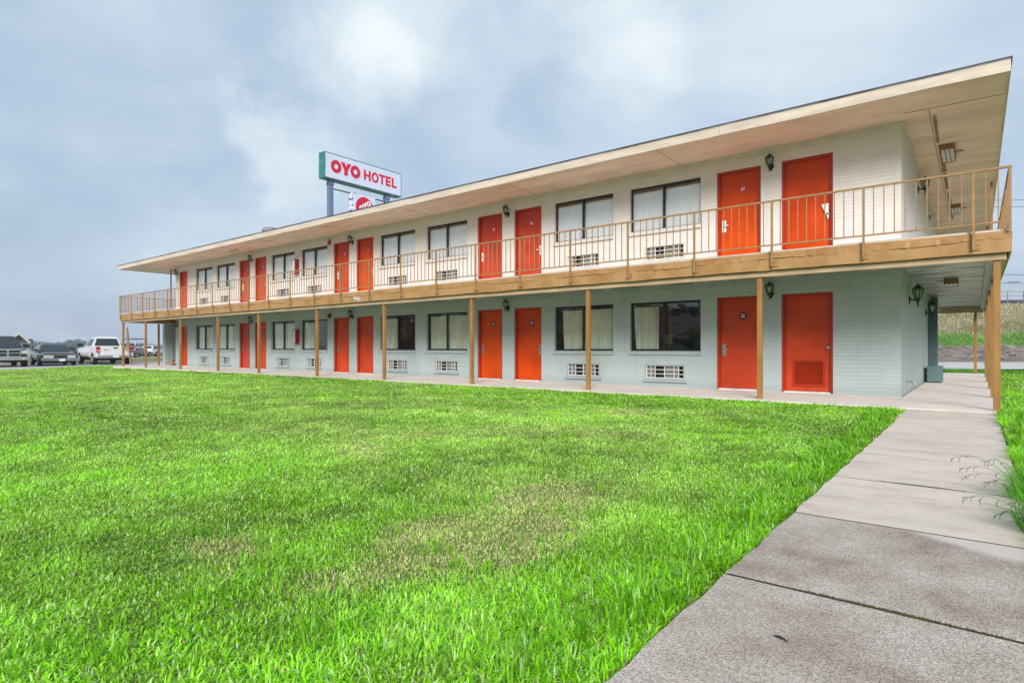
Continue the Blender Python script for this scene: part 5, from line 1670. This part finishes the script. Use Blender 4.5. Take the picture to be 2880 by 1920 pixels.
def sedan(name, label, loc, rz, pm, L=5.35, wd=1.95, hgt=1.40, r=0.33, old=True, wagon=False, cat='car'):
    t = thing(name, label, cat, loc, rz)
    h = L / 2; hw = wd / 2; zb = hgt * 0.68
    mb = MB()
    mb.loft([(-h, hw * .92, .42, zb * .92), (-h + .12, hw * .97, .30, zb * .97), (-h + 1.2, hw, .26, zb * 1.0), (0, hw, .24, zb * 1.02), (h - 1.5, hw, .26, zb * .99), (h - .25, hw * .985, .30, zb * .90), (h, hw * .95, .40, zb * .85)])
    body = mb.build('body', pm, t, smooth=True)
    mb = MB(); xr = -h + (0.25 if wagon else 1.05)
    fcs = cabin(mb, xr, h - 1.55, xr + (0.25 if wagon else 0.65), h - 2.25, hw * .93, hw * .70, zb * 0.985, hgt - 0.045)
    cab = mb.build('cabin', pm, t)
    mb = MB(); face(mb, fcs['front'], .06, .94, .10, .92); mb.build('windshield', M['carglass'], cab)
    mb = MB(); face(mb, fcs['rear'], .08, .92, .14, .88); mb.build('rear_window', M['carglass'], cab)
    for k in ('right', 'left'):
        mb = MB(); face(mb, fcs[k], .10, .47, .12, .88); face(mb, fcs[k], .50, .88, .12, .88); mb.build('side_window', M['carglass'], cab)
    mb = MB(); arches(mb, (-h + 1.25, h - 1.05), hw, r, 0.24); mb.box(-h + .3, h - .3, -hw * .8, hw * .8, .17, .30); mb.build('wheel_arch', M['under'], t)
    wheels(t, (-h + 1.25, h - 1.05), hw + .02, r, .21, r * .62)
    g = zb * .60
    mb = MB(); mb.box(h - .10, h + .012, -hw * .28, hw * .38, g - .06, g + .115); mb.build('grille', M['trimblack'], t)
    mb = MB(); mb.box(h - .08, h + .02, -hw * .90, hw * .90, g + .118, g + .15); mb.build('hood_trim', M['chrome'], t)
    for s in (-1, 1):
        mb = MB()
        a, b = (s * hw * .86, s * hw * .42) if s > 0 else (s * hw * .86, s * hw * .32)
        mb.box(h - .10, h + .010, min(a, b), max(a, b), g - .06, g + .105); mb.build('headlight', M['lens'], t, bevel=.01)
        mb = MB(); mb.box(h - .28, h - .02, s * hw * .875 - .03, s * hw * .875 + .06, g - .05, g + .10) if s > 0 else mb.box(h - .28, h - .02, s * hw * .875 - .06, s * hw * .875 + .03, g - .05, g + .10)
        mb.build('marker_light', M['amber'], t)
        mb = MB(); mb.box(h - 1.75, h - 1.62, min(s * hw * .93, s * (hw + .16)), max(s * hw * .93, s * (hw + .16)), zb * 1.01, zb * 1.01 + .12); mb.build('mirror', pm if not old else M['trimblack'], t, bevel=.02)
        mb = MB(); mb.box(-h - .012, -h + .1, min(s * hw * .5, s * hw * .88), max(s * hw * .5, s * hw * .88), g - .02, g + .12); mb.build('tail_light', M['taillens'], t)
    for (xx, s) in ((h, 1), (-h, -1)):
        mb = MB(); mb.box(min(xx - s * .12, xx + s * .10), max(xx - s * .12, xx + s * .10), -hw * .97, hw * .97, g - .25, g - .085)
        bo = mb.build('bumper', M['chrome'] if old else pm, t, bevel=.03)
        if old:
            mb = MB(); mb.box(min(xx + s * .101, xx + s * .112), max(xx + s * .101, xx + s * .112), -hw * .95, hw * .95, g - .19, g - .14); mb.build('bumper_strip', M['trimblack'], bo)
        mb = MB(); mb.box(min(xx + s * .113, xx + s * .125), max(xx + s * .113, xx + s * .125), -.05, .26, g - .27, g - .12); mb.build('licence_plate', M['plate'], bo)
    mb = MB()
    for s in (-1, 1):
        mb.box(-h + .2, h - .2, s * (hw + .006) - .008, s * (hw + .006) + .008, .55, .585)
    mb.build('side_trim', M['chrome'] if old else M['trimblack'], t)
    return t


def pickup(name, label, loc, rz, pm, bold_front, L=5.75, wd=2.0, hgt=1.92, r=0.39, zb=1.16):
    t = thing(name, label, 'pickup truck', loc, rz)
    h = L / 2; hw = wd / 2
    xb = -h + 2.0                                                       # front wall of the bed
    mb = MB()
    mb.loft([(xb, hw, .46, zb), (xb + 1.3, hw, .44, zb + .01), (h - 1.55, hw, .44, zb + .02), (h - .6, hw * .985, .46, zb - .01), (h - .12, hw * .95, .50, zb - .07), (h, hw * .86, .56, zb - .12)], p=5)
    mb.build('body', pm, t, smooth=True)
    mb = MB()
    for s in (-1, 1):                                                  # bed: sides, floor, tailgate
        mb.box(-h + .03, xb + .02, min(s * (hw - .09), s * hw), max(s * (hw - .09), s * hw), .50, zb + .03)
    mb.box(-h + .04, xb, -hw + .09, hw - .09, .60, .68); mb.box(xb - .06, xb, -hw + .09, hw - .09, .68, zb)
    mb.build('cargo_bed', pm, t, bevel=.02)
    mb = MB(); mb.box(-h - .02, -h + .05, -hw * .80, hw * .80, .62, zb + .04); mb.box(-h - .035, -h - .0205, -hw * .72, hw * .72, .70, .86)
    tg = mb.build('tailgate', pm, t, bevel=.015)
    mb = MB(); mb.box(-h - .034, -h - .0205, -.13, .13, zb - .13, zb - .04); mb.build('tailgate_handle', M['trimblack'], tg)
    mb = MB(); mb.box(-h - .03, -h - .0205, hw * .38, hw * .62, zb - .24, zb - .205); mb.build('badge', M['trimblack'], tg)
    for s in (-1, 1):
        a, b = sorted((s * hw * .81, s * (hw + .004)))
        mb = MB(); mb.box(-h - .02, -h + .16, a, b, .86, zb + .0); tl = mb.build('tail_light', M['taillens'], t, bevel=.01)
        mb = MB(); mb.box(-h - .024, -h - .0205, a + .01, b - .01, .97, 1.01); mb.build('reverse_lens', M['plaquewhite'], tl)
    mb = MB(); fcs = cabin(mb, xb - .0, h - 1.45, xb + .22, h - 2.35, min(hw * .95, .90), min(hw * .72, .66), zb - .02, hgt - .06)
    cab = mb.build('cabin', pm, t)
    mb = MB(); face(mb, fcs['front'], .05, .95, .06, .94); mb.build('windshield', M['carglass'], cab)
    mb = MB(); face(mb, fcs['rear'], .06, .94, .12, .88); mb.build('rear_window', M['carglass'], cab)
    for k in ('right', 'left'):
        mb = MB(); face(mb, fcs[k], .10, .42, .10, .86); face(mb, fcs[k], .45, .84, .10, .86); mb.build('side_window', M['carglass'], cab)
    xw = (-h + 1.12, h - .95)
    mb = MB(); arches(mb, xw, hw, r, 0.44); mb.box(-h + .35, h - .3, -hw * .7, hw * .7, .30, .52); mb.tube([(xw[0], -hw * .8, r), (xw[0], hw * .8, r)], .07, 8)
    mb.build('wheel_arch', M['under'], t)
    wheels(t, xw, hw + .025, r, .26, r * .66)
    for s in (-1, 1):
        mb = MB(); a, b = sorted((s * hw * .96, s * (hw + .27)))
        mb.box(h - 1.85, h - 1.70, a, b, zb + .02, zb + .25); mb.build('mirror', M['trimblack'], t, bevel=.03)
        mb = MB(); a, b = sorted((s * hw * .60, s * hw * .93)); mb.box(h - .14, h + .012, a, b, zb - .36, zb - .16); mb.build('headlight', M['lens'], t, bevel=.02)
        mb = MB(); mb.box(h - 2.35, h - 2.2, s * (hw + .012) - .012, s * (hw + .012) + .012, zb - .16, zb - .13); mb.build('door_handle', M['trimblack'], t)
    g0, g1 = zb - .50, zb - .13
    mb = MB(); mb.box(h - .10, h + .02, -hw * .56, hw * .56, g0, g1); gr = mb.build('grille', M['trimblack'], t, bevel=.02)
    mb = MB()
    mb.box(h + .0, h + .05, -hw * .60, hw * .60, g1 - .02, g1 + .06); mb.box(h + .0, h + .045, -hw * .58, hw * .58, g0 - .05, g0)
    mb.box(h + .021, h + .045, -hw * .56, hw * .56, (g0 + g1) / 2 - .022, (g0 + g1) / 2 + .022)
    if bold_front:
        mb.box(h + .0215, h + .047, -.05, .05, g0, g1 - .021)
    for s in (-1, 1):
        a, b = sorted((s * hw * .56, s * hw * .60)); mb.box(h + .0, h + .044, a, b, g0 + .001, g1 - .021)
    mb.build('grille_surround', M['chrome'], gr, bevel=.008)
    for (xx, s, z0, z1) in ((h, 1, .42, .62), (-h, -1, .48, .66)):
        mb = MB(); mb.box(min(xx - s * .15, xx + s * .13), max(xx - s * .15, xx + s * .13), -hw * .98, hw * .98, z0, z1)
        bo = mb.build('bumper', M['chrome'] if (s > 0 or not bold_front) else M['chrome'], t, bevel=.03)
        if not (bold_front and s > 0):
            mb = MB(); mb.box(min(xx + s * .131, xx + s * .145), max(xx + s * .131, xx + s * .145), -.18, .18, z0 + .02, z1 - .02); mb.build('licence_plate', M['plate'], bo)
        if s > 0:
            for q in (-1, 1):
                mb = MB(); mb.lathe((xx + .125, q * hw * .72, z0 + .11), [(.07, 0), (.06, .02)], 12, axis='x'); mb.build('fog_light', M['lens'], bo)
    return t


LOTZ = -0.17
pickup('pickup_truck', 'dark blue-grey pickup with a big chrome cross grille, parked facing the lawn', (-45.4 - 2.87, 9.15, LOTZ), R(-4), paint('dark_paint', (0.016, 0.020, 0.032), 0.0), True)
sedan('parked_car', 'old dark grey saloon with chrome bumper, parked between two pickups', (-46.7 - 2.67, 12.10, LOTZ), R(-6), paint('grey_green_paint', (0.022, 0.027, 0.029), 0.0))
pickup('pickup_truck', 'white pickup parked with its tailgate and red tail lights towards the lawn', (-46.8 - 2.87, 15.20, LOTZ), PI + R(-4), paint('white_paint', (0.70, 0.69, 0.69), 0.0), False, wd=2.2, hgt=1.97, zb=1.25)
x, y = vp(437, 92); sedan('parked_car', 'white estate car far off beyond the lot kerb, seen from the side', (x, y, -0.3), R(128), paint('far_white', (0.72, 0.73, 0.76), 0), 4.7, 1.9, 1.72, .36, False, True)
x, y = vp(389, 88); sedan('parked_car', 'white and red car far off beside the white estate car', (x, y, -0.3), R(118), paint('far_white_red', (0.70, 0.68, 0.68), 0), 4.5, 1.8, 1.42, .33, False)


def cart(label, loc, rz):
    t = thing('golf_cart', label, 'golf cart', loc, rz)
    mb = MB(); mb.loft([(-1.2, .55, .35, .8), (-.9, .6, .3, .95), (.2, .6, .3, .55), (.6, .6, .3, .6), (1.1, .55, .35, .85), (1.25, .45, .4, .75)]); mb.build('body', M['coil_grey'], t, smooth=True)
    mb = MB(); mb.box(-1.1, 1.0, -.62, .62, 1.82, 1.90); mb.build('canopy', M['trimblack'], t, bevel=.02)
    mb = MB()
    for x_ in (-1.0, .9):
        for s in (-.55, .55):
            mb.bar((x_, s, .7), (x_ * .95, s, 1.83), .04)
    mb.build('canopy_frame', M['white'], t)
    mb = MB(); mb.box(-.8, -.2, -.55, .55, .8, .95); mb.box(-.9, -.75, -.55, .55, .95, 1.35); mb.build('seat', M['trimblack'], t, bevel=.03)
    wheels(t, (-.85, .85), .6, .25, .2, .14)
    return t


x, y = vp(381, 80); cart('golf cart with a flat dark canopy far off behind the white and red car', (x, y, -0.3), R(130)).scale = (1.35, 1.35, 1.35)
x, y = vp(200, 66)
t = thing('utility_tractor', 'small bright green tractor with a black seat far off between the cars', 'tractor', (x, y, -0.3), R(-20))
gp = mat('tractor_green', (0.012, 0.24, 0.075), 0.4)
mb = MB(); mb.loft([(-.9, .35, .6, 1.0), (-.4, .45, .45, .95), (.3, .42, .5, 1.05), (1.1, .38, .55, 1.05), (1.25, .3, .6, .95)]); mb.build('body', gp, t, smooth=True)
mb = MB(); mb.box(-1.1, -.3, -.75, -.45, .85, 1.0); mb.box(-1.1, -.3, .45, .75, .85, 1.0); mb.build('fender', gp, t, bevel=.03)
mb = MB(); mb.box(-.75, -.25, -.25, .25, .98, 1.08); mb.box(-.85, -.72, -.25, .25, 1.05, 1.45); mb.build('seat', M['trimblack'], t, bevel=.03)
mb = MB(); mb.tube([(.1, 0, 1.0), (-.1, 0, 1.3)], .03, 6); mb.build('steering_column', M['trimblack'], t)
wheels(t, (-.6,), .75, .55, .3, .3); wheels(t, (.9,), .6, .33, .2, .18)

# ------------------------------------------------------------------ far side of the lot
x, y = vp(52, 88)
t = thing('low_house', 'low pale house with a gabled porch beyond the parked pickup', 'house', (x, y, -0.3), R(96))
# local: +y towards the viewer's side gable; ridge along x
wl = mat('house_wall', (0.42, 0.43, 0.42), 0.8); rf = mat('house_roof', (0.46, 0.45, 0.45), 0.8, var=0.15); tr = mat('house_trim', (0.46, 0.46, 0.45), 0.7)
t.rotation_euler = (0, 0, TH + R(39.7)); t.scale = (0.62, 1, 1)
mb = MB(); mb.box(-18, -3.4, 2.2, 6, 0, 2.3); mb.build('wall', wl, t)
mb = MB(); mb.add([(-19, 1.6, 2.25), (-2.9, 1.6, 2.25), (-4.4, 4.0, 3.55), (-19, 4.0, 3.55), (-2.9, 6.4, 2.25), (-19, 6.4, 2.25)],
                  [(0, 1, 2, 3), (3, 2, 4, 5), (1, 4, 2), (0, 3, 5), (0, 5, 4, 1)]); rfo = mb.build('roof', rf, t)
mb = MB(); mb.prism([(-2.4, 2.32), (0.1, 3.72), (2.2, 2.12), (2.2, 2.02), (0.1, 3.58), (-2.4, 2.2)], lambda a, b, q: (a, -0.98 + q, b), 2.6); mb.build('porch_roof', rf, rfo)
mb = MB(); mb.prism([(-2.5, 2.34), (0.1, 3.76), (2.3, 2.12), (2.0, 1.98), (0.1, 3.30), (-2.1, 2.1)], lambda a, b, q: (a, -1.05 + q, b), 0.06); pg = mb.build('porch_gable', tr, t)
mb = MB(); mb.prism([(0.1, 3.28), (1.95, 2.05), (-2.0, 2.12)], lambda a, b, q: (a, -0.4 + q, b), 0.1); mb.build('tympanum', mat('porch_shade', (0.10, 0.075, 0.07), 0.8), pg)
for x_ in (-1.9, 1.75):
    mb = MB(); mb.box(x_ - .08, x_ + .08, -.9, -.75, 0, 2.05); mb.build('porch_post', tr, t)
mb = MB(); mb.box(-1.6, -0.7, 2.14, 2.19, 0.0, 2.0); mb.build('door', M['sage_dark'], t)
mb = MB(); mb.box(-6, -4.6, 2.14, 2.19, 0.9, 2.0); mb.build('window', M['carglass'], t)
x, y = vp(90.5, 70)
t = thing('street_lamp', 'slim dark lamp post beside the gabled porch', 'street lamp', (x, y, -0.3), TH)
mb = MB(); mb.tube([(0, 0, 0), (0, 0, 2.32)], .05, 8); mb.build('post', M['trimblack'], t)
mb = MB(); mb.bar((0, 0, 2.30), (-.20, 0, 2.30), .06); mb.box(-.34, -.12, -.1, .1, 2.22, 2.32); mb.build('lamp_head', M['trimblack'], t)
x, y = vp(366, 41)
t = thing('leaning_post', 'brown wooden post leaning over beside the end of the motel, with a cross board', 'post', (x, y, LOTZ), TH)
mb = MB(); mb.bar((0.05, 0, 0), (-0.22, 0, 2.55), .09); mb.build('post', M['wood'], t)
mb = MB(); mb.bar((-0.50, -.06, 1.22), (0.0, -.06, 1.22), .05, .17); mb.build('cross_board', M['wood'], t)
mb = MB(); mb.bar((-0.27, 0.1, 1.3), (-0.27, 0.1, 2.6), .07); mb.build('upright', M['signblue'], t)


def treeline():
    V = []; T = []; F4 = []
    for k in range(300):
        px = random.uniform(-500, 470) if k < 230 else random.uniform(-500, 260)
        d = random.uniform(520, 680)
        cx, cy = vp(px, d)
        hgt = random.uniform(5.0, 8.5) * (0.75 + 0.45 * math.sin(px * 0.021) ** 2) * d / 560 * (0.62 if px > 250 else 1)
        wdt = random.uniform(4, 9)
        tone = random.uniform(0.7, 1.25)
        for q in range(70):
            a = random.random() * 2 * PI; u = random.random() ** 0.6
            z = hgt * (0.08 + 0.92 * random.random())
            w = wdt * math.sqrt(max(0.02, 1 - ((z / hgt - 0.4) / 0.62) ** 2)) * u
            c = (cx + w * math.cos(a), cy + w * math.sin(a), -0.3 + z)
            s = random.uniform(0.6, 1.3)
            n1 = Vector((random.gauss(0, 1), random.gauss(0, 1), random.gauss(0, .6))).normalized(); n2 = n1.cross(Vector((random.random(), random.random(), 1))).normalized()
            o = len(V)
            for (e, f) in ((-1, -1), (1, -.8), (.9, 1), (-.8, .9)):
                p = Vector(c) + n1 * e * s + n2 * f * s
                V.append(tuple(p)); T.append((0.055 * tone, 0.105 * tone, 0.06 * tone))
            F4.append((o, o + 1, o + 2, o + 3))
    struct(np_mesh('treeline', np.array(V), np.array(F4), np.zeros((0, 3), int), blade_mat('far_leaves', 0.25, 0.0), np.array(T)), 'stuff')


treeline()
# fence, dark roof and wires above the embankment
t = thing('pipe_fence', 'rusty three-rail pipe fence along the top of the embankment', 'fence', wp(41, 66, 5.9), TH)
mb = MB()
for k in range(-6, 40):
    mb.tube([(k * 1.82, 0, -0.1), (k * 1.82, 0, 1.45)], .05, 6)
mb.build('post', M['wood'], t)
mb = MB()
for z in (0.45, .95, 1.42):
    mb.tube([(-11, 0, z), (72, 0, z)], .03, 6)
mb.build('rail', M['wood'], t)
x, y, z = wp(57.8, 68.5, 5.9)
t = thing('covered_trailer', 'low dark blue tarpaulin-covered trailer behind the pipe fence', 'trailer', (x, y, z), TH)
mb = MB(); mb.prism([(-4.4, 0.0), (6.5, 0.0), (6.5, .55), (2.2, .62), (-0.9, .62), (-4.2, .30)], lambda a, b, q: (a, q - 1, b + .02), 2); mb.build('tarpaulin', mat('blue_tarp', (0.035, 0.05, 0.085), 0.6, var=0.3, bump=0.4, bscale=3), t, bevel=.05)
mb = MB(); mb.box(-4.3, 6.4, -1.05, -1.01, 0.02, .14); mb.build('chassis', M['trimblack'], t)
mast = thing('distant_mast', 'faint grey mast standing far beyond the embankment', 'mast', wp(256, 300, -0.3), 0)
mb = MB(); mb.box(-1.6, 1.6, -1.6, 1.6, 0, 35); mb.build('shaft', mat('mast_grey', (0.36, 0.42, 0.52), 0.8), mast)
mb = MB(); mb.box(-2.2, 2.2, -2.2, 2.2, 35, 36); mb.build('platform', mat('mast_top', (0.36, 0.42, 0.52), 0.8), mast)
for i, (z0, z1, d, lab) in enumerate(((20.9, 21.3, 80, 'uppermost overhead wire beside the balcony corner'), (20.0, 20.4, 80, 'second overhead wire from the top beside the balcony corner'),
                                    (10.9, 11.0, 80, 'thin overhead wire just under the balcony fascia level'), (9.7, 9.9, 80, 'lowest overhead wire above the pipe fence'))):
    mb = MB()
    pts = [wp(20 + 120 * k / 24, d, z0 + (z1 - z0) * k / 24 + 0.4 * ((k / 12 - 1) ** 2)) for k in range(25)]
    mb.tube(pts, .032, 5)
    tag(mb.build('overhead_wire', M['black']), lab, 'wire', 'overhead wires right of the motel')

# ------------------------------------------------------------------ air
hz = MB(); hz.box(-900, 900, -900, 900, -3, 60)
hm = bpy.data.materials.new('haze_air'); hm.use_nodes = True
hm.node_tree.nodes.remove(hm.node_tree.nodes['Principled BSDF'])
pv = hm.node_tree.nodes.new('ShaderNodeVolumePrincipled'); pv.inputs['Color'].default_value = (0.80, 0.86, 0.93, 1); pv.inputs['Density'].default_value = 0.0006
hm.node_tree.links.new(pv.outputs[0], hm.node_tree.nodes['Material Output'].inputs['Volume'])
struct(hz.build('haze', hm), 'stuff')
